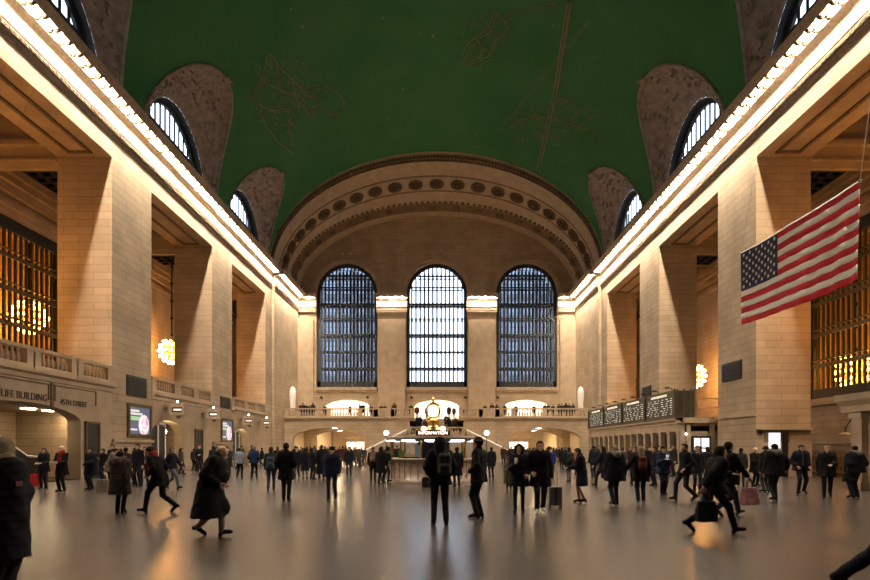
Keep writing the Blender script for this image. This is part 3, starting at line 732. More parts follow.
# pier bases
for sg,side in ((-1,'left'),(1,'right')):
    mb=MB()
    for k in (3,4):
        a,b=PN[k],PF[k]; mb.box(sg*(HW-.16),sg*HW,a-.05,b+.05,1.95 if sg<0 else 3.45,2.12 if sg<0 else 3.62); mb.box(sg*(HW-.1),sg*(HW+PT),a-.1,a,0,1.95)
        mb.box(sg*(HW-.12),sg*HW,a-.1,b+.1,0,.5)
    if sg>0: mb.box(HW-.16,HW+PT,PN[3]-.2,PN[3],2.65,2.8)
    struct(mb.build('baseboard_'+side,PLAIN),'stone base blocks of the %s piers'%side,'base')
# ------------------------------------------------------------------ big grid windows of the outer walls
for sg,side in ((-1,'left'),(1,'right')):
    fr=MB(); x=OW+.1
    fr.box(sg*x,sg*(x+.4),27.4,27.9,5.1,16.3); fr.box(sg*x,sg*(x+.4),40.6,41.1,5.1,16.3); fr.box(sg*x,sg*(x+.4),27.4,41.1,5.1,5.75); fr.box(sg*x,sg*(x+.4),27.4,41.1,15.5,16.3)
    o=struct(fr.build('window_%d'%wn,DARK),'huge bronze grid window in the outer wall of the %s gallery'%side,'window'); wn+=1
    b=MB(); n=26
    for k in range(n+1):
        y=27.9+12.7*k/n; b.box(sg*(x+.05),sg*(x+.2),y-.07,y+.07,5.7,15.6)
    for z in (7.4,9.6,11.8,13.9): b.box(sg*x,sg*(x+.2),27.6,40.9,z-.13,z+.13); b.box(sg*x,sg*(x+.2),27.6,40.9,z+.35,z+.45)
    b.build('mullions',BRONZE,o)
    MB().box(sg*(x+.42),sg*(x+.44),27.5,41,5.5,16).build('pane',WARMG,o)
    mb=MB(); mb.box(sg*32.5,sg*33,22,46,4,18); mb.box(sg*27.6,sg*33,21.6,22,4,18); mb.box(sg*27.6,sg*33,46,46.4,4,18); mb.box(sg*27.6,sg*33,22,46,4,4.4); mb.box(sg*27.6,sg*33,22,46,17.8,18)
    struct(mb.build('wall_%s_beyond'%side,mat('warm_wall',(.6,.45,.25),.8)),'warm lit wall of the room beyond the %s grid window'%side)
# ------------------------------------------------------------------ chandeliers
def chandelier(loc,R,ztop,label,big=True):
    r=empty('chandelier',loc); tag(r,label,'chandelier')
    MB().sphere((0,0,0),R*.62,18,sz=.95).build('brass_body',BRASS,r,True)
    bp=None
    for lat,cnt in ((-75,5),(-50,10),(-25,14),(0,16),(25,14),(50,10)):
        for k in range(cnt):
            a=2*PI*(k+.5*(lat%2))/cnt; la=math.radians(lat)
            p=Vector((math.cos(la)*math.cos(a),math.cos(la)*math.sin(a),math.sin(la)))*R*.9
            if bp is None: bp=MB().sphere((0,0,0),R*.088,9).build('bulb',CGLOW,r,True); b_=bp
            else: b_=bp.copy(); COL.objects.link(b_); b_.parent=r
            b_.location=p
    rg=MB()
    for lat in (-50,-25,0,25,50):
        la=math.radians(lat); q=R*.78*math.cos(la); rg.tube([(q*math.cos(2*PI*j/24),q*math.sin(2*PI*j/24),R*.8*math.sin(la)) for j in range(25)],.04,5)
    rg.build('rings',BRASS,r)
    c=MB(); c.tube([(0,0,R*.6),(0,0,ztop-loc[2])],.07,6)
    z=R*1.2
    while z<ztop-loc[2]: c.sphere((0,0,z),.17,6); z+=1.6
    c.build('hanging_rod',DARK,r)
    return r
chandelier((-24.6,52.6,10.6),1.25,18.98,'round chandelier of bare bulbs hanging in the left gallery behind the second pier')
chandelier((24.3,53.4,8.4),1.25,18.98,'round chandelier of bare bulbs hanging in the right gallery')
chandelier((-29.7,41.3,11.2),1.3,17.8,'chandelier glowing behind the left grid window')
chandelier((29.6,39.8,7.0),1.3,17.8,'chandelier glowing behind the right grid window')
chandelier((-24.3,27.25,10.6),1.25,20.9,'unseen chandelier added to light the left gallery, left of the first pier')  # this pair hangs out of view, added as light for the near bays
chandelier((24.3,27.25,10.6),1.25,20.9,'unseen chandelier added to light the right gallery, right of the first pier')
# ------------------------------------------------------------------ right side: ticket block, departure board
tb=empty('ticket_office',(16.5,48,0)); tag(tb,'long stone ticket office with a row of narrow windows along the right wall','ticket office')
TX=16.45; T0=38.0; T1=60.4
m=MB(); m.box(TX+.35,HW+1.2,T0,T1,0,3.1); m.box(TX+.05,21.3,T0,T1+.0,2.75,3.35); rel(m.build('block',PLAIN,tb),tb)
m=MB(); sweep_y(m,1,TX+.1,[(0,3.2),(.1,3.25),(.12,3.4),(.3,3.5),(.3,3.64),(0,3.66)],T0-.3,T1); m.box(TX-.2,21.3,T0-.3,T0+.2,3.3,3.66); m.box(TX,21.3,T0-.2,T1,3.55,3.65); rel(m.build('cornice',PLAIN,tb),tb)
NP=14
for k in range(NP+1):
    y=T0+.25+(T1-T0-.5)*k/NP
    m=MB(); m.box(TX,TX+.36,y-.22,y+.22,0,2.75); m.box(TX-.05,TX+.36,y-.28,y+.28,2.6,2.78); m.box(TX-.05,TX+.36,y-.28,y+.28,0,.4)
    rel(m.build('pilaster',PLAIN,tb),tb)
for k in range(NP):
    y=T0+.25+(T1-T0-.5)*(k+.5)/NP; 
    m=MB(); m.box(TX+.3,TX+.36,y-.5,y+.5,1.0,2.6); rel(m.build('ticket_window',BLACK,tb),tb)
m=MB(); m.box(TX+.1,TX+.4,T0,T1,0,1.0); rel(m.build('counter_front',PLAIN,tb),tb)
m=MB()
for x in (16.6,17.0,18.6,19.2,20.6): m.box(x-.13,x+.13,T0-.16,T0,0,3.2)
m.box(16.4,21.2,T0-.2,T0,0,.4); rel(m.build('end_pilaster',PLAIN,tb),tb)
# display on the end wall of the ticket office
r=empty('display_case',(17.85,T0-.12,1.7)); tag(r,'bright white poster display on the end of the ticket office','display')
MB().box(-.62,.62,-.08,.05,-.72,.72).build('frame',DARK,r)
MB().box(-.5,.5,-.1,-.07,-.58,.58).build('lit_poster',mat('poster_glow',(1,1,1),.4,emit=1.3,ecol=(.85,.88,1)),r)
MB().box(-.5,.5,-.115,-.1,-.12,-.04).box(-.25,.0,-.115,-.1,-.2,.04).box(-.1,-.02,-.115,-.1,-.58,.58).build('dark_marks',BLACK,r)
o=MB().sphere((0,0,0),.07,8).build('wall_lamp',WGLOW,loc=(16.75,T0-.35,2.55)); tag(o,'tiny glowing lamp on the corner of the ticket office','lamp')
# departure board
db=empty('departure_board',(16.3,48,3.66)); tag(db,'long black departure board in four sections above the ticket windows','departure board')
B0,B1=38.6,61.0; bz0,bz1=3.66,5.55
m=MB(); m.box(TX-.05,TX+1.25,B0,B1,bz0,bz1); rel(m.build('case',mat('board_case',(.03,.028,.022),.4),db),db); db_off=db.location.copy()
m=MB()
for k in range(5):
    y=B0+.1+k*(B1-B0-.2)/4; m.box(TX-.12,TX,y-.12,y+.12,bz0,bz1+.1)
m.box(TX-.1,TX,B0,B1,bz0,bz0+.12); m.box(TX-.1,TX,B0,B1,bz1-.08,bz1+.04)
for x in (.1,.55,1.0,1.25): m.box(TX+x-.04,TX+x+.04,B0-.06,B0,bz0,bz1+.12)
rel(m.build('frame',BRONZE,db),db)
RT=mat('board_text',(.8,.9,.8),.4,emit=.6,ecol=(.62,.75,.66)); HT=mat('board_header',(1,1,.8),.4,emit=.9,ecol=(.9,.9,.6))
rr=random.Random(11); hd=MB(); tx=MB()
for k in range(4):
    ya=B0+.5+k*(B1-B0-.2)/4; yb=ya+(B1-B0)/4-.9
    y=ya+1.2
    hd.box(TX-.075,TX-.055,ya+.9,yb-.9,bz1-.28,bz1-.14)
    for q in range(8):
        z=bz1-.48-q*.155; y=ya
        while y<yb:
            l=rr.uniform(.1,.42)
            if y+l<yb and not (ya+2.0<y<ya+2.25): tx.box(TX-.07,TX-.05,y,y+l,z-.03,z+.02)
            y+=l+rr.uniform(.12,.75)
rel(hd.build('header_text',HT,db),db); o=rel(tx.build('timetable_rows',RT,db),db); o['kind']='stuff'
t=MB(); 
# brass rails of the terrace behind the board
for z,nm in ((4.35,'lower'),(4.95,'upper')):
    o=MB().tube([(17.9,38.2,z),(21.3,38.2,z)],.045,8).build('brass_rail',BRASS); tag(o,nm+' polished brass rail beside the departure board','rail')
for k in range(9):
    y=B0+1.5+k*2.4; o=empty('reading_lamp',(TX+.35,y,bz1)); tag(o,'small lamp bracket on top of the departure board','lamp bracket','lamp brackets on the departure board')
    MB().tube([(0,0,0),(0,0,.28),(-.25,0,.34)],.03,5).build('arm',DARK,o); MB().box(-.45,-.2,-.12,.12,.28,.38).build('hood',DARK,o)
# right bay one: stone pavilion, balustrade and little lamp
pv=empty('stone_pavilion',(17.6,19,0)); tag(pv,'stone pavilion with pilasters and heavy cornice at the far right edge','pavilion')
m=MB(); m.box(17.0,20.5,14,22.6,0,3.1); rel(m.build('body',PLAIN,pv),pv)
for y in (15.2,16.6,18.0,19.4,20.8,22.3):
    m=MB(); m.box(16.75,17.0,y-.28,y+.28,0,3.0); m.box(16.68,17.0,y-.34,y+.34,2.8,3.0); m.box(16.68,17.0,y-.34,y+.34,0,.3); rel(m.build('pilaster',PLAIN,pv),pv)
m=MB(); sweep_y(m,1,17.0,[(0,3.0),(.3,3.05),(.34,3.3),(.55,3.5),(.6,3.75),(0,3.8)],13.8,23.1); m.box(17,20.7,14,23.1,3.0,3.78); rel(m.build('cornice',PLAIN,pv),pv)
m=MB(); balustrade(m,'y',23.2,41.0,26.1,0,1.15,piers=[23.4,29,35,40.8],step=.36); m2=m
o=m.build('balustrade',[PLAIN,PLAIN]); tag(o,'low stone balustrade in front of the right gallery wall','balustrade')
mb=MB(); mb.box(OW-.18,OW,PF[2],41.5,1.9,2.05); mb.box(OW-.25,OW,PF[2],42,4.65,4.95); struct(mb.build('trim_%d'%tn,PLAIN),'ledges on the right gallery wall','ledge'); tn+=1
o=empty('bracket_lamp',(24.3,33.4,2.45)); tag(o,'small curved bracket lamp beside the right pavilion','lamp')
MB().tube([(2.7,0,.95),(1.2,0,.95),(.3,0,.8),(0,0,.35),(0,0,.1)],.04,6).build('arm',DARK,o); MB().lathe([(0,.1),(.1,.1),(.36,0),(.36,-.05),(0,-.05)],(0,0,0),12).build('shade',WHITE,o)
r=empty('door_3',(19.05,PN[3]-.03,0)); tag(r,'doorway with a bright poster in the near face of the first right pier','door'); r['kind']='structure'
MB().box(-.3,1.1,-.06,.03,0,2.6).build('frame',DTRIM,r); MB().box(-.1,.55,-.1,-.05,1.6,2.48).build('lit_poster',mat('poster_blue',(1,1,1),.4,emit=1.2,ecol=(.75,.85,1)),r); MB().box(.65,1.0,-.1,-.05,0,2.5).build('leaf',BLACK,r); 
o=MB().lathe([(0,-.02),(.12,-.02),(.12,.1),(0,.1)],(0,0,0),12).build('wall_speaker',BLACK); o.rotation_euler=(PI/2,0,0); o.location=(17.9+.6,PN[3]-.02,2.5); tag(o,'small round black fitting beside the poster doorway','wall fitting')
# ------------------------------------------------------------------ flag
FR=mat('flag_red',(.50,.012,.022),.8); FWc=mat('flag_white',(.75,.70,.62),.85); FB=mat('flag_blue',(.012,.017,.05),.8)
A=Vector((17.0,31.3,0)); Bv=Vector((17.26,22.85,0)); ztop=12.42; Hf=3.98
r=empty('flag',(17.1,27,ztop)); tag(r,'large American flag hanging beside the first right pier','flag')
def fp(u,v,off=0):
    p=A.lerp(Bv,u); amp=.015+.05*u*u; sagz=-.12*math.sin(PI*u)
    x=p.x+amp*math.sin(u*46+v*3)*(.35+.65*v)+.05*math.sin(u*9+.5*v)+off
    return (x,p.y,ztop+sagz-v*Hf*(1+.0*u))
NU=130
def cloth(name,u0,u1,v0,v1,m,off=0):
    q=MB(); nu=max(2,int(NU*(u1-u0))); nv=max(2,int(26*(v1-v0))); vs=[fp(u0+(u1-u0)*i/nu,v0+(v1-v0)*j/nv,off) for i in range(nu+1) for j in range(nv+1)]
    n=nv+1; q.add(vs,[(i*n+j,(i+1)*n+j,(i+1)*n+j+1,i*n+j+1) for i in range(nu) for j in range(nv)])
    o=rel(q.build(name,m,r,True),r); md=o.modifiers.new('thick','SOLIDIFY'); md.thickness=.012; return o
for s in range(13):
    cloth('stripe',.39 if s<7 else 0,1,s/13,(s+1)/13,FR if s%2==0 else FWc)
cant=cloth('canton',0,.39,0,7/13,FB)
for row in range(9):
    for c in range(6 if row%2==0 else 5):
        u=.39*(2*c+1+(row%2))/12; v=7/13*(row+1)/10; q=MB(); cx_=fp(u,v); vs=[]
        for kk in range(10):
            rad=.105 if kk%2==0 else .042; a=PI/2+kk*PI/5; vs.append((cx_[0]-.03,cx_[1]+rad*math.cos(a),cx_[2]+rad*math.sin(a)))
        vs+= [(x+.02,y,z) for x,y,z in vs]
        q.add(vs,[tuple(range(10)),tuple(range(19,9,-1))]+[(i,(i+1)%10,10+(i+1)%10,10+i) for i in range(10)]); q.build('star',FWc,cant)
q=MB(); q.tube([fp(i/20,0) for i in range(21)],.035,6); rel(q.build('header_rope',WHITE,r),r)
for u in (0,1):
    q=MB(); p=fp(u,0); q.tube([p,(HW-.1,p[1],LZ+1.2)],.012,5); q.sphere(p,.07,6)
    rel(q.build('hanging_wire',mat('steel_wire',(.3,.28,.25),.4,.8),r),r)
# ------------------------------------------------------------------ information kiosk and clock
KY=27.7; KR=2.2
k=empty('information_kiosk',(0,KY,0)); tag(k,'round marble information kiosk with lit windows in the middle of the floor','kiosk')
MARB=mat('kiosk_marble',(.36,.28,.23),.35,noise=.25,nscale=3)
MB().lathe([(KR+.05,0),(KR+.05,.15),(KR,.17),(KR,1.0),(KR+.12,1.06),(KR+.15,1.14),(KR-.35,1.14),(KR-.35,.0)],(0,0,0),48).build('counter',MARB,k,True)
m=MB()
for q in range(40):
    a=2*PI*q/40; m.box(0,0,0,0,0,0) if False else m.tube([((KR+.01)*math.cos(a),(KR+.01)*math.sin(a),.18),((KR+.01)*math.cos(a),(KR+.01)*math.sin(a),1.0)],.012,4)
m.build('panel_joints',DTRIM,k)
for q in range(12):
    m=MB(); a=2*PI*(q+.5)/12; c_,s_=math.cos(a),math.sin(a); m.tube([((KR-.1)*c_,(KR-.1)*s_,1.14),((KR-.1)*c_,(KR-.1)*s_,2.1)],.05,6)
    m.build('post',BRASS,k)
MB().lathe([(KR-.1,1.16),(KR-.1,1.95)],(0,0,0),48).build('glass',CLEAR,k)
MB().lathe([(KR+.05,1.95),(KR+.1,2.0),(KR+.1,2.14),(KR-.1,2.17),(1.4,2.18),(.6,2.2),(.5,2.5),(0,2.52)],(0,0,0),48).build('roof',mat('kiosk_roof',(.12,.09,.065),.6),k,True)
MB().lathe([(0,1.93),(KR-.1,1.95)],(0,0,0),48).build('inner_ceiling',DTRIM,k)
for q in range(12):
    m=MB(); a=-PI/2+2*PI*q/12; pts=[((KR+.07)*math.cos(a+d),(KR+.07)*math.sin(a+d),1.965) for d in (-.16,-.08,0,.08,.16)]; m.tube(pts,.04,6)
    m.build('light_strip',mat('strip_glow',(1,1,1),.4,emit=5,ecol=(.9,.95,1)),k)
m=MB(); m.lathe([(.8,1.14),(.8,1.9),(0,1.9)],(0,0,0),20); m.build('core',mat('kiosk_core',(.04,.035,.03),.6),k)
GRN=mat('brochure_green',(.05,.4,.08),.5); BLU=mat('brochure_blue',(.35,.5,.55),.5); YEL=mat('brochure_yellow',(.8,.6,.25),.5)
for (a,h,wd,m_,nm,lab) in ((-2.62,.36,.13,GRN,'brochure_rack','green leaflet rack behind the kiosk glass at its left'),(-1.98,.62,.13,BLU,'notice_board','pale blue notice behind the kiosk glass'),(-2.25,.2,.25,YEL,'paper_shelf','yellow shelf of papers behind the kiosk glass'),(-.62,.35,.12,GRN,'brochure_rack','green leaflet rack behind the kiosk glass at its right'),(-1.1,.2,.2,YEL,'paper_tray','paper tray behind the kiosk glass right of the middle')):
    o=empty(nm,((KR-.45)*math.cos(a),KY+(KR-.45)*math.sin(a),1.14)); tag(o,lab,'leaflet stand'); MB().box(-wd,wd,-.04,.04,.05,h).build('panel',m_,o); MB().box(-wd-.03,wd+.03,-.08,.08,0,.06).build('base',DARK,o)
sg_=empty('information_sign',(0,KY-1.5,2.19)); tag(sg_,'glowing red and white INFORMATION sign on the kiosk roof','sign')
MB().box(-.8,.8,-.05,.05,0,.24).build('box',BLACK,sg_)
text('INFORMATION',.19,mat('sign_letters',(1,.8,.7),.4,emit=6,ecol=(1,.7,.6)),(0,-.07,.12),(PI/2,0,0),'letters',sg_,.01,1.05)
c=empty('four_faced_clock',(0,KY,2.5)); tag(c,'brass four-faced clock with glowing dials on top of the kiosk','clock')
MB().lathe([(.42,0),(.42,.08),(.25,.14),(.2,.3),(.3,.42),(.16,.52),(.12,.56),(0,.56)],(0,0,0),24).build('pedestal',BRASS,c,True)
OP=mat('opal_dial',(1,.95,.85),.4,emit=3.2,ecol=(1,.82,.55))
for q in range(4):
    m=MB(); rim=MB(); hands=MB()
    a=q*PI/2+PI*0; d=Vector((math.sin(a),-math.cos(a),0)); t=Vector((math.cos(a),math.sin(a),0)); cc=Vector((0,0,.92))+d*.27
    circ=[cc+t*(.31*math.cos(2*PI*j/24))+Vector((0,0,.31*math.sin(2*PI*j/24))) for j in range(24)]
    bc=[p-d*.1 for p in circ]; m.add(circ+bc,[tuple(range(24))]+[(j,(j+1)%24,24+(j+1)%24,24+j) for j in range(24)])
    rim.tube([cc+d*.01+t*(.335*math.cos(2*PI*j/24))+Vector((0,0,.335*math.sin(2*PI*j/24))) for j in range(25)],.04,6)
    hands.tube([cc+d*.02,cc+d*.02+Vector((0,0,.26))],.014,4); hands.tube([cc+d*.02,cc+d*.02+Vector((0,0,.02))-Vector((0,0,.15))-t*.01],.02,4)
    for j in range(12):
        aa=j*PI/6; hands.tube([cc+d*.015+t*.25*math.cos(aa)+Vector((0,0,.25*math.sin(aa))),cc+d*.015+t*.29*math.cos(aa)+Vector((0,0,.29*math.sin(aa)))],.01,4)
    dl=m.build('dial',OP,c); rim.build('bezel',BRASS,dl,True); hands.build('hands',BLACK,dl)
MB().lathe([(.3,1.22),(.22,1.3),(.08,1.36),(.05,1.42),(.09,1.48),(.05,1.55),(0,1.66)],(0,0,0),16).build('finial',BRASS,c,True)
for sx,nm in ((-1,'left'),(1,'right')):
    o=MB().sphere((0,0,0),.13,12).build('globe_lamp',mat('kiosk_globe',(1,.9,.7),.4,emit=9,ecol=(1,.7,.38)),smooth=True,loc=(sx*.46,KY-.25,2.55)); tag(o,'warm globe lamp %s of the kiosk clock'%nm,'lamp')
for sx,nm in ((-1,'left'),(1,'right')):
    o=empty('lamp_post',(sx*5.6,YB-3.8,0)); tag(o,'white globe lamp on a post by the %s flight of stairs'%nm,'lamp post')
    MB().lathe([(.2,0),(.2,.15),(.05,.3),(.04,3.0),(.12,3.05),(0,3.05)],(0,0,0),10).build('post',DARK,o); MB().sphere((0,0,3.3),.27,14).build('globe',WGLOW,o,True)
# ------------------------------------------------------------------ constellations painted on the vault
def ceilpt(px,py):
    dx=(px-VX)/F; dz=(VY-py)/F; lo,hi=5,YA+2
    f=lambda Y:(( CX+dx*Y)/VA)**2+(max(0,CH+dz*Y-CZ)/VB)**2-1
    for _ in range(40):
        m_=(lo+hi)/2
        if f(m_)>0: hi=m_
        else: lo=m_
    x,y,z=CX+dx*lo,lo,CH+dz*lo; v=Vector((x,0,z-CZ)); s=(v.length-.03)/v.length
    return Vector((x*s,y,CZ+(z-CZ)*s))
g=MB()
figs=[[(250,100),(262,75),(268,52),(275,62),(292,80),(305,92),(325,86),(338,92),(343,104),(336,113),(325,112)],[(262,75),(256,95),(262,120),(275,140),(292,153)],[(292,80),(296,104),(288,128),(292,150)],[(275,62),(280,95),(272,120)],[(305,92),(300,104),(308,112),(322,108)],[(268,84),(284,92),(300,96)],[(258,104),(274,110),(290,108)],
 [(462,62),(464,48),(474,38),(488,28),(494,12),(503,18),(508,30),(496,40),(488,56),(476,64),(462,62)],[(503,18),(520,10),(540,8),(556,2)],[(474,38),(484,48),(478,58)],[(488,28),(500,34)],
 [(508,128),(520,120),(538,115),(556,118),(572,125),(590,128),(600,140)],[(520,120),(530,132),(545,138),(560,135)],[(556,118),(552,104),(562,98),(575,104)],[(572,125),(578,110),(590,104)],[(512,134),(524,142)]]
for f_ in figs:
    pts=[]
    for a,b in zip(f_[:-1],f_[1:]):
        for t in range(4): pts.append(ceilpt(a[0]+(b[0]-a[0])*t/4+random.uniform(-1,1),a[1]+(b[1]-a[1])*t/4+random.uniform(-1,1)))
    pts.append(ceilpt(*f_[-1])); g.tube(pts,.045,4)
    g.tube([p+Vector((.25,.3,0)) if False else ceilpt(*( (VX+(p.x-CX)*F/p.y+random.uniform(1.5,3)), VY-(p.z-CH)*F/p.y+random.uniform(1,3))) for p in pts],.03,4)
# feathery strokes round the figures
for (cx_,cy_,rx,ry,n) in ((285,95,40,38,80),(555,122,45,20,60),(486,40,22,24,36)):
    for _ in range(n):
        a=random.uniform(0,6.28); q=math.sqrt(random.random()); x=cx_+rx*q*math.cos(a); y=cy_+ry*q*math.sin(a); b=random.uniform(0,6.28); l=random.uniform(2,6)
        g.tube([ceilpt(x,y),ceilpt(x+l*math.cos(b),y+l*math.sin(b)),ceilpt(x+1.6*l*math.cos(b+.5),y+1.6*l*math.sin(b+.5))],.025,4)
for (a,b,rad) in (((570,1),(556,90),.09),((556,90),(538,172),.06),((590,20),(500,130),.02),((0+128,140),(545,60),.0)):
    if rad: 
        for off in (-1.5,1.5): g.tube([ceilpt(a[0]+(b[0]-a[0])*t/14+off,a[1]+(b[1]-a[1])*t/14) for t in range(15)],rad,4)
g.build('constellation_lines',GOLD,ceil)
g=MB()
for _ in range(34):
    x=random.uniform(230,640); y=random.uniform(2,150)
    try: p=ceilpt(x,y)
    except Exception: continue
    if p.z<ZT: continue
    g.sphere(p,random.uniform(.03,.06),6)
for x,y in ((302,26),(433,35),(275,123),(313,106)): g.sphere(ceilpt(x,y),.11,6)
g.build('stars',mat('star_gold',(.35,.32,.18),.5),ceil)
# ------------------------------------------------------------------ people: signed-distance bodies turned into one surface
def segd(P,a,b,ra,rb,sy=1.0):
    a=np.array(a,float); b=np.array(b,float); ab=b-a
    L=max(1e-9,float(ab@ab)); d=P-a; t=np.clip((d@ab)/L,0,1)
    q=d-t[...,None]*ab
    if sy!=1.0: q=q*np.array([1,1/sy,1])
    return np.sqrt((q**2).sum(-1))-(ra+(rb-ra)*t)
def smin(a,b,k):
    h=np.clip(.5+.5*(b-a)/k,0,1); return b*(1-h)+a*h-k*h*(1-h)
def ellip(P,c,r):
    q=(P-np.array(c))/np.array(r); n=np.sqrt((q**2).sum(-1)); return (n-1)*min(r)
def rbox(P,c,b,r): 
    d=np.abs(P-np.array(c))-np.array(b)+r; return np.sqrt((np.maximum(d,0)**2).sum(-1))+np.minimum(d.max(-1),0)-r
def nets(fn,lo,hi,h):
    lo=np.array(lo,float); n=np.ceil((np.array(hi)-lo)/h).astype(int)+1
    ax=[lo[i]+h*np.arange(n[i]) for i in range(3)]
    P=np.stack(np.meshgrid(*ax,indexing='ij'),-1); D=fn(P); D[[0,-1]]=np.maximum(D[[0,-1]],h*.5); D[:,[0,-1]]=np.maximum(D[:,[0,-1]],h*.5); D[:,:,[0,-1]]=np.maximum(D[:,:,[0,-1]],h*.5)
    s=D<0
    acc=np.zeros(tuple(n-1)+(3,)); cnt=np.zeros(tuple(n-1))
    base=np.stack(np.meshgrid(*[np.arange(k-1) for k in n],indexing='ij'),-1).astype(float)
    def sl(o): return tuple(slice(o[i],o[i]+n[i]-1) for i in range(3))
    for axis in range(3):
        for u in (0,1):
            for v in (0,1):
                o=[0,0,0]; oth=[i for i in range(3) if i!=axis]; o[oth[0]]=u; o[oth[1]]=v; o2=list(o); o2[axis]=1
                a,b=D[sl(o)],D[sl(o2)]; m=(a<0)!=(b<0); t=np.where(m,a/np.where(m,a-b,1),0)
                off=np.zeros(a.shape+(3,)); off[...]=o; off[...,axis]=t
                acc+=np.where(m[...,None],off,0); cnt+=m
    act=cnt>0; idx=-np.ones(act.shape,int); idx[act]=np.arange(act.sum())
    V=(base[act]+acc[act]/cnt[act][:,None])*h+lo
    fs=[]
    for axis in range(3):
        oth=[i for i in range(3) if i!=axis]; A=[slice(None)]*3; B=[slice(None)]*3; A[axis]=slice(0,n[axis]-1); B[axis]=slice(1,n[axis])
        a=s[tuple(A)]; b=s[tuple(B)]; m=a!=b
        I=np.argwhere(m); ok=(I[:,oth[0]]>0)&(I[:,oth[1]]>0)&(I[:,oth[0]]<n[oth[0]]-1)&(I[:,oth[1]]<n[oth[1]]-1); I=I[ok]
        def g(du,dv):
            J=I.copy(); J[:,oth[0]]-=du; J[:,oth[1]]-=dv; return idx[J[:,0],J[:,1],J[:,2]]
        q=np.stack([g(1,1),g(0,1),g(0,0),g(1,0)],1); flip=a[tuple(I.T)]
        if axis==1: flip=~flip
        q[~flip]=q[~flip][:,::-1]; fs.append(q)
    return V,np.concatenate(fs)
def mesh_of(name,V,Fc,m,extra=None):
    me=bpy.data.meshes.new(name); v=[tuple(p) for p in V]; f=[tuple(int(i) for i in q) for q in Fc]; mi=[0]*len(f)
    for (ev,ef,k) in (extra or []):
        o=len(v); v+= [tuple(p) for p in ev]; f+=[tuple(int(i)+o for i in q) for q in ef]; mi+=[k]*len(ef)
    me.from_pydata(v,[],f)
    for q in (m if isinstance(m,list) else [m]): me.materials.append(q)
    me.polygons.foreach_set('material_index',mi); me.polygons.foreach_set('use_smooth',[True]*len(f)); me.update(); return me
# head template (origin at head centre, facing +y)
def headf(P):
    d=ellip(P,(0,-.005,.03),(.077,.097,.092)); d=smin(d,ellip(P,(0,.018,-.045),(.056,.068,.072)),.03)
    d=smin(d,segd(P,(0,.088,-.005),(0,.108,-.03),.009,.015),.012); d=smin(d,ellip(P,(0,.082,-.062),(.022,.014,.011)),.012)
    d=smin(d,ellip(P,(0,.075,-.098),(.024,.02,.018)),.02)
    for s in (-1,1):
        d=np.maximum(d,-ellip(P,(s*.031,.098,.006),(.017,.016,.011)))
        d=smin(d,ellip(P,(s*.079,-.008,-.008),(.011,.022,.033)),.006)
    d=smin(d,segd(P,(0,-.01,-.06),(0,-.025,-.17),.052,.058),.03)
    return d
HV,HF=nets(headf,(-.11,-.13,-.19),(.11,.15,.14),.011)
eyes=MB()
for s in (-1,1): eyes.sphere((s*.031,.084,.006),.012,6)
EV,EF=np.array(eyes.v),eyes.f
HAIRS={}
def hair_tpl(kind):
    if kind in HAIRS: return HAIRS[kind]
    def f(P):
        face=np.maximum(P[...,1]*-1+.045,-(P[...,2]-.075)+0)   # keep behind the brow
        cut=(P[...,1]>.03)&(P[...,2]<.062)
        shell=ellip(P,(0,-.012,.032),(.09,.108,.105))
        if kind=='short':
            d=np.maximum(shell,-(P[...,2]+.05+ (P[...,1]*-0.2))); d=np.where(cut,np.maximum(d,.02),d)
        elif kind=='long':
            d=smin(shell,segd(P,(0,-.05,0),(0,-.09,-.24),.085,.095),.04); d=np.where((P[...,1]>.02)&(P[...,2]<.06),np.maximum(d,.02),d)
        elif kind=='bun':
            d=np.maximum(shell,-(P[...,2]+.06)); d=smin(d,ellip(P,(0,-.12,.06),(.045,.045,.045)),.02); d=np.where(cut,np.maximum(d,.02),d)
        elif kind=='fringe':
            d=np.maximum(ellip(P,(0,-.012,.0),(.086,.104,.105)),-(P[...,2]+.05)); d=np.maximum(d,P[...,2]-.05); d=np.where(P[...,1]>.01,np.maximum(d,.02),d)
        elif kind=='beanie':
            d=np.maximum(ellip(P,(0,-.01,.045),(.098,.115,.11)),-(P[...,2]-.03)); d=smin(d,np.maximum(ellip(P,(0,-.008,.045),(.106,.122,.06)),np.abs(P[...,2]-.045)-.018),.01)
        elif kind=='pom':
            d=np.maximum(ellip(P,(0,-.01,.045),(.098,.115,.11)),-(P[...,2]-.03)); d=smin(d,ellip(P,(0,-.02,.175),(.032,.032,.032)),.01)
        elif kind=='cap':
            d=np.maximum(ellip(P,(0,-.01,.05),(.094,.112,.095)),-(P[...,2]-.05)); d=smin(d,np.maximum(ellip(P,(0,.1,.06),(.07,.085,.014)),-P[...,1]+.04),.008)
        elif kind=='brim':
            d=np.maximum(ellip(P,(0,-.01,.06),(.092,.11,.105)),-(P[...,2]-.055)); d=smin(d,ellip(P,(0,-.005,.062),(.165,.18,.013)),.012)
        elif kind=='hood':
            d=ellip(P,(0,-.03,.01),(.125,.14,.15)); d=smin(d,segd(P,(0,-.06,-.1),(0,-.09,-.2),.12,.12),.05); d=np.maximum(d,-ellip(P,(0,.12,-.01),(.085,.13,.115)))
        return d
    V,Fc=nets(f,(-.2,-.24,-.36),(.2,.22,.22),.013 if kind!='hood' else .016)
    me=mesh_of({'hood':'hood','beanie':'knit_hat','pom':'bobble_hat','cap':'cap','brim':'brimmed_hat'}.get(kind,'hair'),V,Fc,BLACK); HAIRS[kind]=me; return me
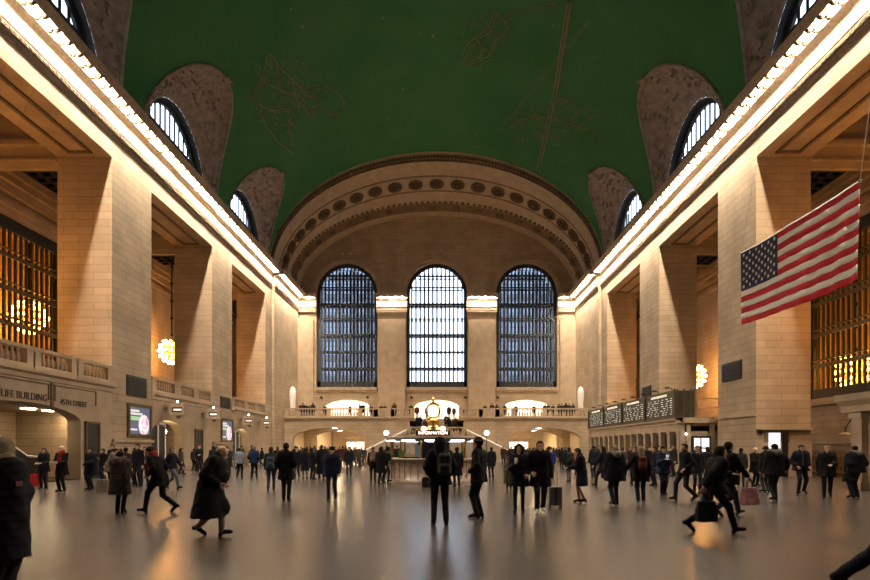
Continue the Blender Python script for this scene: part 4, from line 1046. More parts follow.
# hand template: origin at wrist, pointing -z, palm towards +x(inner), five fingers
def handf(P):
    d=segd(P,(0,0,.02),(0,0,-.02),.024,.026); d=smin(d,ellip(P,(.002,.0,-.055),(.016,.042,.05)),.015)
    for (y,l,bend) in ((.028,.070,.25),(.010,.080,.3),(-.010,.074,.35),(-.028,.058,.42)):
        a=np.array((0,y,-.09)); m=a+np.array((.018*bend*2,y*.15,-l*.5)); e=m+np.array((.05*bend*1.4,0,-l*.42))
        d=smin(d,segd(P,a,m,.0095,.0085),.004); d=smin(d,segd(P,m,e,.0085,.007),.003)
    a=np.array((.004,.036,-.035)); m=a+np.array((.014,.028,-.028)); e=m+np.array((.012,.006,-.030))
    d=smin(d,segd(P,a,m,.012,.010),.008); d=smin(d,segd(P,m,e,.010,.008),.003); return d
DV,DF=nets(handf,(-.05,-.06,-.20),(.08,.10,.06),.0075)
def ik(a,b,l1,l2,hint):
    a=Vector(a); b=Vector(b); d=b-a; L=d.length
    if L>l1+l2-.005: b=a+d.normalized()*(l1+l2-.005); d=b-a; L=d.length
    c=(l1*l1-l2*l2+L*L)/(2*L); h=math.sqrt(max(0,l1*l1-c*c)); n=d/L; hv=Vector(hint); hv=(hv-n*hv.dot(n)).normalized()
    return a+n*c+hv*h, b
SKINS=[mat('skin_light',(.52,.30,.2),.6),mat('skin_tan',(.36,.2,.12),.6),mat('skin_dark',(.14,.075,.045),.6)]
EYE=mat('eye_dark',(.02,.015,.012),.3)
def cloth_mat(c): return mat('cloth_%d_%d_%d'%tuple(int(x*255) for x in c),c,.9,noise=.25,nscale=14,spec=.1)
PEOPLE={}
def make_person(kw):
    """unit figure of height 1.75 m, facing +y, feet on z=0"""
    g=lambda k,d: kw.get(k,d)
    st=g('stride',0.0); lean=g('lean',0.0); res=g('res',.024); bulk=g('bulk',0.0); fat=g('fat',1.0)
    root=empty('person')
    drop=.02+st*st*.10+g('crouch',0); hz=.93-drop
    ff=g('front',1)   # which leg (side) is in front: +1 right
    legs=[]
    for s in (-1,1):
        fw=(s==ff); ay=(st*.45 if fw else -st*.5); az=.085 if (fw or st<.15) else .085+st*.13
        if g('feet',None): ay,az=g('feet',None)[0 if s<0 else 1]
        sx=s*g('stance',.095); hip=(s*.09,0,hz); k,an=ik(hip,(sx,ay,az),.435,.425,(0,1,0.05))
        toe=an+Vector((s*.02,.165,-.05)); heel=an+Vector((0,-.035,-.05))
        if az>.12: toe=an+Vector((s*.02,.14,-(az-.03))); heel=an+Vector((0,-.05,-.01))
        elif st>.25 and fw: toe=an+Vector((s*.02,.16,.0)); heel=an+Vector((0,-.03,-.055))
        legs.append((hip,k,an,toe,heel))
    shz=hz+.50; ch=(0,lean,shz-.10); neck=Vector((0,lean*1.12,shz+.02)); tilt=g('tilt',0.0)
    hc=neck+Vector((0,.025+lean*.35+math.sin(tilt)*.08,.135-abs(lean)*.12-.03*math.sin(tilt)))
    arms=[]
    for s,key in ((-1,'armL'),(1,'armR')):
        sh=Vector((s*.168*(1+.12*(fat-1)),lean,shz-.03)); p=g(key,'down'); sw=st*.45*(1 if s!=ff else -1)
        T={'down':(s*.235,lean*.6+.04+sw,hz-.09),'pocket':(s*.205,lean*.5+.12,hz+.07),'phone':(s*.07,lean+.34,shz-.18),'hold':(s*.10,lean+.33,shz-.33),'bag':(s*.26,.0,hz-.12),'raise':(s*.13,lean+.26,shz-.0),'back':(s*.28,-.32,hz-.02),'out':(s*.42,.12,hz+.05),'cross':(-s*.08,lean+.20,shz-.25)}[p] if isinstance(p,str) else p
        el,wr=ik(sh,T,.29,.265,(s*.5,-1,-.25)); arms.append((sh,el,wr))
    w=fat
    def torso(P,e):
        d=smin(segd(P,(-.07*w,0,hz+.02),(-.065*w,lean,shz-.10),.098*w+e,.105*w+e),segd(P,(.07*w,0,hz+.02),(.065*w,lean,shz-.10),.098*w+e,.105*w+e),.05)
        d=smin(d,segd(P,(-.125*w,lean,shz-.045),(.125*w,lean,shz-.045),.062+e,.062+e),.05)
        if fat>1.1: d=smin(d,ellip(P,(0,lean*.5+.06,hz+.2),(.15*w+e,.14*w+e,.2)),.05)
        return d
    def bodyf(P):
        d=torso(P,0)
        d=smin(d,segd(P,neck-Vector((0,0,.05)),hc-Vector((0,.01,.05)),.062,.052),.04)
        for (sh,el,wr) in arms: d=smin(d,smin(segd(P,sh,el,.05,.04),segd(P,el,wr,.038,.026),.015),.03)
        for (hp,k,an,toe,heel) in legs:
            tq=min(1,g('tfit',1.0))*.96; l=smin(segd(P,hp,k,.082*tq,.055*tq),segd(P,k,an,.05*tq,.036*tq),.02); l=smin(l,smin(segd(P,an,toe,.036,.026),segd(P,an,heel,.036,.028),.01),.02); d=smin(d,l,.03)
        return d
    allp=[p for a in arms for p in a]+[p for l in legs for p in (l[1],l[2],l[3],l[4])]+[hc]
    lo=[min(q[i] for q in allp)-.3 for i in range(3)]; hi=[max(q[i] for q in allp)+.3 for i in range(3)]; lo[2]=-.03
    hi[2]=shz+.2
    V,Fc=nets(bodyf,lo,hi,res)
    yaw=g('yaw',0.0); R=Matrix.Rotation(yaw,3,'Z')@Matrix.Rotation(-tilt,3,'X'); Rn=np.array(R)
    ex=[((HV@Rn.T)+np.array(hc),HF,0),((EV@Rn.T)+np.array(hc),EF,1)]
    for s,(sh,el,wr) in zip((-1,1),arms):
        d=(wr-el).normalized(); z=-d; y=Vector((0,1,0)) if abs(d.y)<.8 else Vector((-s,0,.2)); x=y.cross(z).normalized(); y=z.cross(x); 
        if s>0: M=np.array([[-x[i],y[i],z[i]] for i in range(3)])
        else: M=np.array([[x[i],y[i],z[i]] for i in range(3)])
        ex.append(((DV@M.T)+np.array(wr),DF,0))
    sk=SKINS[g('skin',0)]
    me=mesh_of('body',V,Fc,[sk,EYE],ex); o=bpy.data.objects.new('body',me); COL.objects.link(o); o.parent=root
    def part(nm,fn,col,lo_=None,hi_=None,r_=None):
        V,Fc=nets(fn,lo_ or lo,hi_ or hi,r_ or res)
        if len(Fc)==0: return None
        o=bpy.data.objects.new(nm,mesh_of(nm,V,Fc,cloth_mat(col))); COL.objects.link(o); o.parent=root; return o
    # trousers
    tf=g('tfit',1.0)
    if g('trou',True):
        def trf(P):
            d=None
            for (hp,k,an,toe,heel) in legs:
                l=smin(segd(P,hp,k,.095*tf,.07*tf),segd(P,k,an,.066*tf,.055*tf),.02)
                l+= .004*np.sin(P[...,2]*70+P[...,0]*30)
                d=l if d is None else smin(d,l,.012)
            d=smin(d,torso(P,.012),.03); d=np.maximum(d,P[...,2]-(hz+.1)); return d
        part('trousers',trf,g('tcol',(.02,.02,.025)))
    for leg_ in legs:
      def shf(P):
        d=None
        for (hp,k,an,toe,heel) in [leg_]:
            hgt=g('boots',0.0)
            l=smin(segd(P,an,toe,.046,.036),segd(P,an,heel,.046,.04),.015)
            if hgt: l=smin(l,segd(P,an,an.lerp(k,hgt),.05,.062),.01)
            d=l if d is None else np.minimum(d,l)
        return np.maximum(d,-(P[...,2]-.0))
      q_=leg_[2]; part('shoe',shf,g('scol',(.012,.011,.012)),[q_[0]-.15,q_[1]-.3,-.02],[q_[0]+.15,q_[1]+.35,q_[2]+.35],min(res,.02))
    # coat
    hem=g('hem',.80); fl=g('flare',.03); cb=.018+bulk*.8
    c0=np.array(legs[0][2])-np.array(legs[1][2]); sy_=max(0,abs(legs[0][1].y-legs[1][1].y))
    def coatf(P):
        d=torso(P,cb)
        if hem<hz-.02:
            ext=(hz-hem); yy=.10+cb+fl*.8+sy_*.28*min(1,ext/.35)
            q0=segd(P,(-.07*w,0,hz+.05),(-(.075+fl)*w,g('sway',0),hem-.05),.105*w+cb,.10+cb+fl,sy=max(1,1+sy_*.5)); q1=segd(P,(.07*w,0,hz+.05),((.075+fl)*w,g('sway',0),hem-.05),.105*w+cb,.10+cb+fl,sy=max(1,1+sy_*.5))
            d=smin(d,smin(q0,q1,.06),.04)
            if sy_>.12 and ext>.1:
                for (hp,k,an,toe,heel) in legs: d=smin(d,segd(P,hp,Vector(hp).lerp(k,.95),.11+cb,.095+cb),.05)
        d=np.maximum(d,hem-P[...,2])
        for (sh,el,wr) in arms:
            we=el.lerp(wr,.93); d=smin(d,smin(segd(P,sh,el,.06+cb*.8,.052+cb*.7),segd(P,el,we,.05+cb*.7,.042+cb*.5),.02),.025)
        col=segd(P,neck-Vector((0,0,.04)),neck+Vector((0,.01,g('collar',.03))),.085+cb*.6,.075+cb*.5); d=smin(d,col,.03)
        d=np.maximum(d,-segd(P,neck+Vector((0,.03,.02)),neck+Vector((0,.06,.2)),.05,.06))
        if g('quilt',0): d=d+.010*np.abs(np.sin(P[...,2]*PI/.085))*g('quilt',0)
        d=d+.006*np.sin(P[...,2]*26+P[...,0]*18)*np.sin(P[...,0]*31+P[...,1]*22)
        if g('open',0): d=np.maximum(d,-np.maximum(np.maximum(np.abs(P[...,0])-.035-.05*np.clip((shz-P[...,2]),0,.5),-(P[...,1]-lean*.5)),hem-.1-P[...,2]+0*d))
        return d
    nm=g('top','coat'); part(nm,coatf,g('ccol',(.012,.012,.014)))
    if g('open',0):
        part('shirt',lambda P: np.maximum(torso(P,.012),-(P[...,2]-hz+.02)),g('shirt',(.5,.5,.55)))
    if g('scarf',None):
        part('scarf',lambda P: smin(smin(np.abs(segd(P,neck,neck+Vector((0,.01,.04)),.082,.082)+.0)-.022,segd(P,neck+Vector((.04,.09,0)),(.06,lean+.18,shz-.38),.035,.03),.02),segd(P,neck+Vector((-.04,.09,0)),(-.05,lean+.18,shz-.30),.035,.03),.02),g('scarf',None),r_=.02)
    if g('furhood',None):
        def ff_(P):
            d=segd(P,neck+Vector((-.12,-.0,.06)),neck+Vector((0,-.15,-.0)),.065,.09); d=smin(d,segd(P,neck+Vector((.12,-.0,.06)),neck+Vector((0,-.15,-.0)),.065,.09),.04)
            return d+.008*np.sin(P[...,0]*150)*np.sin(P[...,1]*140+P[...,2]*160)
        part('fur_hood',ff_,g('furhood',None),r_=.016,hi_=[hi[0],hi[1],shz+.25])
    hk=g('hair','short')
    if hk:
        hs=hk if isinstance(hk,list) else [hk]
        hc_=g('hcol',(.02,.014,.01)); hcs=hc_ if isinstance(hc_,list) else [hc_]
        for hk,hcl in zip(hs,hcs):
            me=hair_tpl(hk); o=bpy.data.objects.new(me.name.split('.')[0],me); COL.objects.link(o); o.parent=root
            o.matrix_local=Matrix.Translation(hc)@R.to_4x4()
            set_mat(o,cloth_mat(hcl))
    root['_h']=hc.z+.13
    PEOPLE[id(root)]=(arms,legs,hc,neck,hz,shz,lean)
    return root
def set_mat(o,m):
    if not o.data.materials: o.data.materials.append(m)
    o.material_slots[0].link='OBJECT'; o.material_slots[0].material=m
def floor_at(px,fy):
    D=F*CH/(fy-VY); return Vector((CX+(px-VX)*D/F,D,0))
def place(root,px,fy,heading,height,label,group=None,D=None,z=0):
    p=floor_at(px,fy) if D is None else Vector((CX+(px-VX)*D/F,D,z))
    s=height/ (root['_h'] if '_h' in root.keys() else 1.75); root.location=p; root.rotation_euler=(0,0,math.radians(heading)); root.scale=(s,s,s); tag(root,label,'person',group); return root
def world_of(root,loc):
    return Matrix.LocRotScale(root.location,root.rotation_euler,root.scale)@Vector(loc)
BLK=(.010,.010,.012); NAVY=(.012,.018,.045); CHAR=(.022,.023,.026); JEAN=(.035,.055,.10); BRN=(.05,.035,.025); GRY=(.10,.10,.11)
N_=.018
def P_(px,fy,head,h,label,**kw):
    if 'res' not in kw:
        D=F*CH/(fy-VY); kw['res']=.019 if D<15 else (.024 if D<22 else .03)
    r=make_person(kw); place(r,px,fy,head,h,label); return r
# --- the people who show largest
p=P_(1,596,-20,1.72,'person at the far left edge in a long padded coat with grey-brown fur hood',hem=.42,bulk=.07,fat=1.25,quilt=.6,ccol=(.012,.011,.016),furhood=(.26,.20,.14),hair='hood',hcol=(.16,.125,.09),armR='down',res=.016)
o=MB().box(.0,.02,-.035,.035,-.025,.025).build('sleeve_badge',mat('badge_red',(.12,.03,.03),.7),p); o.location=(.30,-.02,1.22)
pc=P_(440,525,4,1.84,'person in the centre seen from behind, backpack over a dark hooded coat',hem=.78,bulk=.015,ccol=(.010,.012,.016),hair='hood',hcol=(.010,.012,.016),armL='pocket',armR='pocket',tcol=(.012,.013,.018),fat=.95,stance=.12,res=.016)
ph=P_(479,518,60,1.86,'person in a brimmed hat standing just right of the one with the backpack',hem=.76,ccol=(.012,.010,.012),hair=['short','brim'],hcol=[(.02,.015,.01),(.05,.035,.03)],armL='pocket',armR='down',tcol=(.012,.012,.016),fat=1.05,res=.016)
pw=P_(210,536,-80,1.66,'stooped person with thin grey hair in a very long black coat and beige trousers',hem=.36,bulk=.06,flare=.11,ccol=(.006,.006,.008),hair='fringe',hcol=(.25,.2,.16),tcol=(.20,.16,.12),scol=(.02,.01,.01),stride=.5,lean=.10,tilt=.5,fat=1.15,armR='pocket',armL='pocket',collar=.05,res=.016)
ps=P_(160,513,84,1.66,'person in a black overcoat and red scarf striding left with head down',hem=.66,ccol=(.007,.007,.009),stride=.72,lean=.14,tilt=.35,scarf=(.25,.03,.02),tcol=(.012,.012,.015),armL='pocket',armR='pocket',front=-1,res=.016)
pb=P_(120,513,8,1.55,'person seen from behind in a long quilted grey-brown coat with hood down',hem=.50,bulk=.055,quilt=1,ccol=(.055,.045,.038),hair='short',hcol=(.018,.012,.01),furhood=(.07,.055,.045),tcol=(.012,.012,.014),scol=BLK,boots=.5,fat=1.1,armL='hold',armR='hold',stance=.07,res=.016)
pn=P_(712,533,-88,1.66,'dark-haired person in a black coat striding right with a black tote bag',hem=.72,bulk=.04,ccol=(.008,.008,.010),stride=.85,lean=.10,hair='long',hcol=(.015,.01,.008),tcol=(.012,.012,.018),armL='cross',armR='back',front=1,res=.016)
pr_=P_(728,516,-75,1.77,'tall short-haired person in black striding right, holding a pink bag',hem=.70,ccol=(.009,.009,.011),stride=.8,hair='short',tcol=(.018,.022,.035),front=-1,armR='down',scol=(.05,.05,.035),res=.018)
pe=P_(899,604,-85,1.75,'person cut off by the right edge of the picture, trailing trouser leg reaching into view',hem=.80,ccol=(.010,.010,.014),stride=.3,crouch=.09,feet=((.3,.085),(-.80,.22)),tcol=(.010,.011,.018),front=-1,armL='cross',armR='cross',res=.018)
p5=P_(286,501,5,1.78,'short-haired person in a knee-length black overcoat seen from behind, left of the middle',hem=.62,ccol=(.009,.007,.009),hair='short',armL='pocket',armR='pocket',tcol=(.014,.014,.018),stance=.07)
p6=P_(271,491,12,1.66,'person with a blue-grey shoulder bag and jeans seen from behind',hem=.80,ccol=(.02,.03,.045),hair='short',hcol=(.09,.03,.02),tcol=(.03,.045,.06),stride=.3)
p7=P_(332,500,182,1.66,'person in a dark navy quilted jacket and beanie walking towards the viewer',hem=.74,bulk=.04,quilt=.6,ccol=(.015,.02,.04),hair='beanie',hcol=(.01,.012,.02),stride=.2,fat=1.1,armL='down',armR='down')
p8=P_(540,513,178,1.80,'person in a long black coat walking towards the viewer pulling a suitcase',hem=.62,bulk=.02,ccol=(.008,.008,.012),hair='short',hcol=(.02,.012,.008),tcol=(.012,.012,.02),scol=(.35,.35,.36),stride=.2,armL='bag',armR='pocket',stance=.08)
p9=P_(519,513,170,1.70,'person in a dark hooded coat holding a white cup next to the suitcase traveller',hem=.66,bulk=.03,ccol=(.014,.016,.025),hair='hood',hcol=(.012,.014,.022),tcol=(.01,.01,.014),tfit=.8,armR='phone',armL='pocket',stance=.09)
pk=P_(509,490,170,1.18,'child in an olive padded coat left of the two people with the suitcase',hem=.35,bulk=.06,ccol=(.075,.065,.035),hair='hood',hcol=(.07,.06,.035),fat=1.2)
p10=P_(582,503,70,1.62,'person in a dark coat with bare lower legs standing right of the suitcase',hem=.52,bulk=.03,ccol=(.012,.014,.022),hair='short',hcol=(.03,.03,.035),tcol=(.14,.09,.065),tfit=.72,armL='hold',armR='hold',lean=.05,tilt=.4,stride=.18)
p11=P_(615,505,5,1.70,'person with a grey fur-edged hood and wide black jacket walking away',hem=.68,bulk=.06,fat=1.15,ccol=(.010,.011,.016),hair='long',hcol=(.20,.15,.11),furhood=(.16,.13,.10),tcol=(.018,.022,.035),stride=.22)
p12=P_(641,504,-8,1.68,'person with long blond hair and a small dark red backpack walking away',hem=.66,ccol=(.012,.010,.014),hair='long',hcol=(.25,.17,.10),tcol=(.02,.028,.042),stride=.25,scol=(.3,.3,.3),armL='out')
p13=P_(663,495,178,1.68,'person in a navy coat looking at a phone near the ticket windows',hem=.72,bulk=.03,ccol=(.018,.026,.055),hair='long',hcol=(.015,.01,.01),armL='phone',armR='phone',tilt=.3,tcol=(.018,.022,.03),stance=.05)
p14=P_(685,501,100,1.76,'short-haired person in a black jacket striding left before the bright poster display',hem=.76,ccol=(.010,.012,.016),hair='short',stride=.55,tcol=(.02,.025,.035),armL='pocket')
p15=P_(775,501,2,1.74,'broad person in a dark cap and jacket walking away beside the poster doorway',hem=.74,bulk=.06,fat=1.15,ccol=(.012,.013,.015),hair=['short','cap'],hcol=[(.02,.015,.01),(.008,.008,.01)],furhood=(.11,.12,.10),tcol=(.025,.027,.022),stride=.25,armR='out')
p16=P_(766,492,15,1.68,'person in jeans and dark jacket with grey collar behind the one in the cap',hem=.76,bulk=.04,ccol=(.018,.02,.024),hair='beanie',hcol=(.012,.012,.014),tcol=(.045,.055,.06))
p17=P_(801,494,176,1.74,'person in an open jacket, plaid shirt and flat cap striding towards the viewer',hem=.80,bulk=.05,fat=1.1,open=1,shirt=(.08,.11,.14),ccol=(.014,.016,.022),hair=['short','cap'],hcol=[(.1,.08,.06),(.05,.035,.025)],tcol=(.014,.018,.03),stride=.3,stance=.17,armL='pocket',armR='pocket')
p18=P_(827,497,150,1.70,'person with short fair hair and a dark handbag on the arm walking left',hem=.66,bulk=.03,ccol=(.012,.012,.015),hair='short',hcol=(.28,.18,.10),stride=.45,tcol=(.012,.012,.014),armL='hold')
p19=P_(855,498,10,1.70,'stout person in a black padded jacket and jeans near the stone pavilion',hem=.82,bulk=.09,fat=1.22,quilt=.5,ccol=(.012,.013,.022),hair='short',hcol=(.02,.015,.01),furhood=(.15,.13,.12),tcol=(.022,.03,.042),armL='pocket',armR='pocket',tfit=1.15)
p20=P_(755,486,190,1.62,'person in a pale hat and dark coat standing before the lit pier base',hem=.60,bulk=.03,ccol=(.018,.015,.013),hair='beanie',hcol=(.5,.42,.3),tcol=(.014,.013,.012),armL='hold',armR='hold')
p21=P_(62,492,176,1.70,'white-haired person with a red scarf reading in front of the escalator',hem=.62,open=0,ccol=(.012,.010,.012),hair='short',hcol=(.6,.56,.48),scarf=(.30,.02,.02),armL='hold',armR='hold',tcol=(.016,.014,.014))
p22=P_(44,489,184,1.62,'person in black with a grey hood standing left of the white-haired reader',hem=.72,ccol=(.014,.012,.016),hair='long',hcol=(.04,.025,.015),armL='hold',armR='hold',furhood=(.14,.13,.12))
p23=P_(91,490,160,1.64,'person in a heavy dark coat standing right in front of the tall dark door',hem=.60,bulk=.05,fat=1.1,ccol=(.014,.015,.02),hair='bun',armL='hold',armR='pocket')
p24=P_(108,486,-60,1.60,'person bending over a pushchair behind the quilted coat',hem=.62,ccol=(.12,.10,.09),hair='short',hcol=(.03,.02,.015),lean=.16,tilt=.5,armL='hold',armR='hold')
p25=P_(138,486,175,1.80,'tall dark-haired person facing the viewer behind the quilted coat',hem=.66,ccol=(.012,.013,.016),hair='short')
p26=P_(145,485,185,1.68,'person in an open grey suit jacket and white shirt',hem=.72,open=1,shirt=(.55,.52,.5),ccol=(.035,.038,.045),tcol=(.02,.022,.028),hair='short',stride=.2)
p27=P_(172,489,-95,1.66,'person in a dark jacket and pale jeans hurrying right behind the striding overcoat',hem=.80,ccol=(.014,.014,.02),tcol=(.12,.13,.15),stride=.7,hair='short',hcol=(.08,.07,.06))
p28=P_(239.5,478,0,1.62,'person in a light blue-grey jacket and black trousers walking away',hem=.82,ccol=(.20,.23,.30),tcol=(.01,.01,.014),hair='short',stride=.2,bulk=.03)
p29=P_(254,478,3,1.70,'person in a navy jacket, hands in pockets, right of the light blue jacket',hem=.80,bulk=.04,ccol=(.015,.028,.07),hair='short',hcol=(.12,.10,.08),stance=.13,armL='pocket',armR='pocket',tcol=(.014,.014,.018))
p30=P_(229,474,170,1.66,'person in a dark coat and brown skirt near the second left pier',hem=.45,ccol=(.03,.028,.02),hair='long',hcol=(.06,.04,.03),armL='hold')
p31=P_(297,478,185,1.66,'person in dark clothes standing just right of the black overcoat',hem=.70,ccol=(.012,.012,.02),hair='long',tcol=(.025,.03,.045),stride=.2)
p32=P_(305,479,10,1.62,'long-haired person in a long dark blue coat, left of a standing pair',hem=.45,ccol=(.012,.014,.028),hair='long',tcol=(.12,.1,.09),tfit=.8)
p33=P_(312,479.5,-30,1.62,'person in a dark coat, right one of the standing pair beside the navy quilted jacket',hem=.62,ccol=(.014,.012,.016),hair='long')
p34=P_(321.5,479,20,1.78,'tall person in an ankle-length dark coat left of the navy quilted jacket',hem=.25,flare=.05,ccol=(.012,.012,.016),hair='short',hcol=(.10,.07,.04))
p35=P_(373,482,5,1.66,'person with a tan backpack standing left of the kiosk',hem=.78,ccol=(.02,.016,.014),hair='beanie',hcol=(.07,.06,.05),tcol=(.014,.012,.014))
p36=P_(381,484,-20,1.70,'person in a long black coat beside the tan backpack',hem=.5,ccol=(.010,.010,.012),hair='long',stride=.1)
p37=P_(384.5,482.5,-60,1.68,'person in a dark green jacket leaning towards the kiosk counter',hem=.80,ccol=(.014,.03,.026),tcol=(.08,.06,.05),hair='short',lean=.12,armL='hold',armR='hold',stride=.3)
p38=P_(457,487.5,10,1.66,'person in black standing at the kiosk counter, partly behind the backpack wearer',hem=.5,ccol=(.010,.010,.012),hair='short')
p39=P_(491.5,478,15,1.68,'person in black standing right behind the brimmed hat',hem=.66,ccol=(.012,.012,.014),hair='short')
p40=P_(569,482,4,1.66,'person in grey jeans with a dark rucksack near the right passage',hem=.82,ccol=(.02,.024,.024),tcol=(.11,.11,.12),hair='short',stance=.05)
p41=P_(577,474,150,1.62,'person in a salmon red jacket in the crowd near the right passage',hem=.84,bulk=.03,ccol=(.42,.10,.07),hair='short',hcol=(.05,.02,.015))
p42=P_(594,478.5,5,1.70,'person in a navy jacket queueing near the ticket windows',hem=.80,bulk=.04,ccol=(.014,.017,.03),hair='beanie',hcol=(.012,.014,.02),tcol=(.014,.018,.03),stride=.15)
p43=P_(603,487,60,1.70,'long-haired person hurrying left behind the grey fur hood',hem=.62,ccol=(.014,.014,.018),hair='long',stride=.7,armL='down')
p44=P_(551,478,175,1.62,'person in a bright blue jacket just behind the suitcase traveller',hem=.80,ccol=(.015,.025,.16),hair='short')
p45=P_(562,470,0,1.66,'person in black walking away through the right passage',hem=.7,ccol=(.012,.012,.014),hair='short',stride=.3)
p46=P_(697,492,170,1.70,'grey-haired person raising a hand to the face behind the tote bag carrier',hem=.72,ccol=(.02,.02,.024),hair='short',hcol=(.14,.12,.11),armR='raise')
p47=P_(741,486,-30,1.62,'person carrying a pale rucksack behind the tall short-haired person',hem=.76,ccol=(.03,.03,.03),hair='short',armL='bag')
p48=P_(634,484,150,1.66,'person with pale hood glimpsed between the fur hood and the blond hair',hem=.7,ccol=(.02,.02,.022),hair='hood',hcol=(.08,.07,.06))
p49=P_(655,486,100,1.68,'dark-haired person behind the blond hair, near the ticket windows',hem=.7,ccol=(.016,.014,.02),hair='short')
p50=P_(349,476,185,1.70,'person in a black coat before the left passage, nearest of that cluster',hem=.62,ccol=(.012,.012,.016),hair='short')
PROTO=[p50,p45,p39,p36,p31,p30,p28,p42]
# --- belongings
def backpack(root,side_y,z,size,col,label,extra=None):
    c=world_of(root,(.07 if root is pc else 0,side_y,z)); r=empty('backpack',c,root.rotation_euler.z); s=size; r.location.z-=.25*s; tag(r,label,'backpack')
    def f(P): 
        d=rbox(P,(0,0,.25*s),(.16*s,.10*s,.25*s),.09*s); d=smin(d,rbox(P,(0,-.10*s,.15*s),(.12*s,.05*s,.11*s),.045*s),.02); return d
    V,Fc=nets(f,(-.26*s,-.22*s,-.08),(.26*s,.2*s,.58*s),.02); o=bpy.data.objects.new('pack_body',mesh_of('pack_body',V,Fc,cloth_mat(col))); COL.objects.link(o); o.parent=r
    m=MB(); m.tube([(0,.02,.52*s),(.04,.02,.57*s),(.08,.02,.52*s)],.012,5); m.build('grab_handle',DARK,o)
    for sx in (-1,1): MB().tube([(sx*.1*s,.08,.48*s),(sx*.11*s,.16,.52*s),(sx*.13*s,.2,.4*s)],.02,5).build('shoulder_strap',DARK,r)
    return r
backpack(pc,-.22,1.18,.92,(.035,.04,.03),'olive grey backpack on the back of the person in the centre')
backpack(p12,-.24,1.2,.75,(.10,.03,.025),'small dark red backpack on the person with blond hair')
backpack(p35,-.24,1.2,.9,(.16,.12,.08),'tan backpack worn by the person left of the kiosk')
backpack(p40,-.24,1.2,.9,(.03,.035,.03),'dark rucksack worn by the person in grey jeans')
backpack(p6,-.25,1.08,.9,(.04,.06,.07),'blue-grey bag on the back of the person in jeans')
def softbag(nm,loc,rz,w_,h,t,col,label,alpha=None):
    r=empty(nm,loc,rz); tag(r,label,'bag')
    def f(P):
        wz=.85+.15*np.cos((P[...,2]/h-.35)*2.2); d=np.maximum(np.maximum(np.abs(P[...,0])-w_/2*wz,np.abs(P[...,1])-t/2*(1.1-P[...,2]/h*.6)),np.abs(P[...,2]-h/2)-h/2)-.0
        return d-.012+.004*np.sin(P[...,2]*13+P[...,0]*17)
    V,Fc=nets(f,(-w_/2-.06,-t-.05,-.05),(w_/2+.06,t+.05,h+.06),.018); o=bpy.data.objects.new('bag_body',mesh_of('bag_body',V,Fc,cloth_mat(col))); COL.objects.link(o); o.parent=r
    for sy in (-1,1): MB().tube([(-w_*.22,sy*.02,h-.02),(-w_*.18,sy*.02,h+.16),(0,sy*.01,h+.22),(w_*.18,sy*.02,h+.16),(w_*.22,sy*.02,h-.02)],.01,5).build('handle',DARK,r)
    return r
def hand(root,i): return world_of(root,PEOPLE[id(root)][0][i][2])
h=hand(pn,1); softbag('tote_bag',(h.x,h.y-.02,h.z-.66),math.radians(5),.36,.36,.12,(.012,.013,.018),'black tote bag carried low by the striding person on the right')
h=hand(pr_,1); softbag('carrier_bag',(h.x,h.y-.08,h.z-.64),.3,.40,.38,.16,(.36,.18,.20),'crumpled pink and white carrier bag held by the tall person on the right')
h=hand(p18,0); softbag('handbag',(h.x+.45,h.y-.15,.55),.1,.36,.28,.12,(.016,.012,.012),'dark handbag on the arm of the person with short fair hair')
h=hand(p24,0); softbag('shopping_bag',(floor_at(103,492).x,floor_at(103,492).y,0),.2,.4,.45,.22,(.13,.11,.09),'large pale shopping bag on the floor left of the quilted coat')
q=floor_at(430,487); softbag('holdall',(q.x,q.y,0),.1,.66,.40,.3,(.010,.010,.012),'black holdall on the floor in front of the kiosk')
q=floor_at(36,486); softbag('red_bag',(q.x,q.y,0),.1,.42,.5,.2,(.30,.02,.02),'red bag on the floor by the escalator')
q=floor_at(555,508); sc=empty('suitcase',(q.x,q.y,0),0); tag(sc,'upright grey wheeled suitcase with a long pull handle','suitcase')
V,Fc=nets(lambda P: rbox(P,(0,0,.33),(.18,.12,.26),.05),(-.22,-.16,.03),(.22,.16,.64),.02); o=bpy.data.objects.new('shell',mesh_of('shell',V,Fc,mat('suitcase_grey',(.09,.09,.10),.4))); COL.objects.link(o); o.parent=sc
MB().box(-.035,.035,-.127,-.118,.1,.56).build('front_band',BLACK,o)
for sx in (-1,1):
    for sy in (-1,1): MB().lathe([(0,-.02),(.04,-.02),(.04,.02),(0,.02)],(0,0,0),10).build('wheel',BLACK,sc,loc=(sx*.14,sy*.08,.04)).rotation_euler=(0,PI/2,0)
MB().tube([(-.08,.09,.58),(-.08,.09,.98),(-.06,.09,1.0),(.06,.09,1.0),(.08,.09,.98),(.08,.09,.58)],.01,6).build('pull_handle',mat('chrome',(.6,.6,.62),.25,1),sc)
h=hand(p9,1); o=MB().lathe([(0,-.06),(.03,-.06),(.04,.06),(.035,.07),(0,.07)],(0,0,0),12).build('paper_cup',WHITE,smooth=False,loc=(h.x,h.y-.05,h.z+.08)); tag(o,'white paper cup held by the person in the dark hooded coat','cup')
h=hand(p21,1); o=MB().box(-.10,.10,-.08,.08,-.01,.01).build('newspaper',WHITE,loc=(h.x+.08,h.y-.08,h.z+.03)); tag(o,'white folded paper in the hands of the white-haired reader','newspaper')
h=hand(p13,0); o=MB().box(-.04,.04,-.008,.008,-.08,.08).build('phone',mat('phone_glow',(.8,.85,1),.3,emit=.8,ecol=(.8,.85,1)),loc=(h.x-.06,h.y-.05,h.z+.08)); tag(o,'lit phone held by the person in the navy coat','phone')
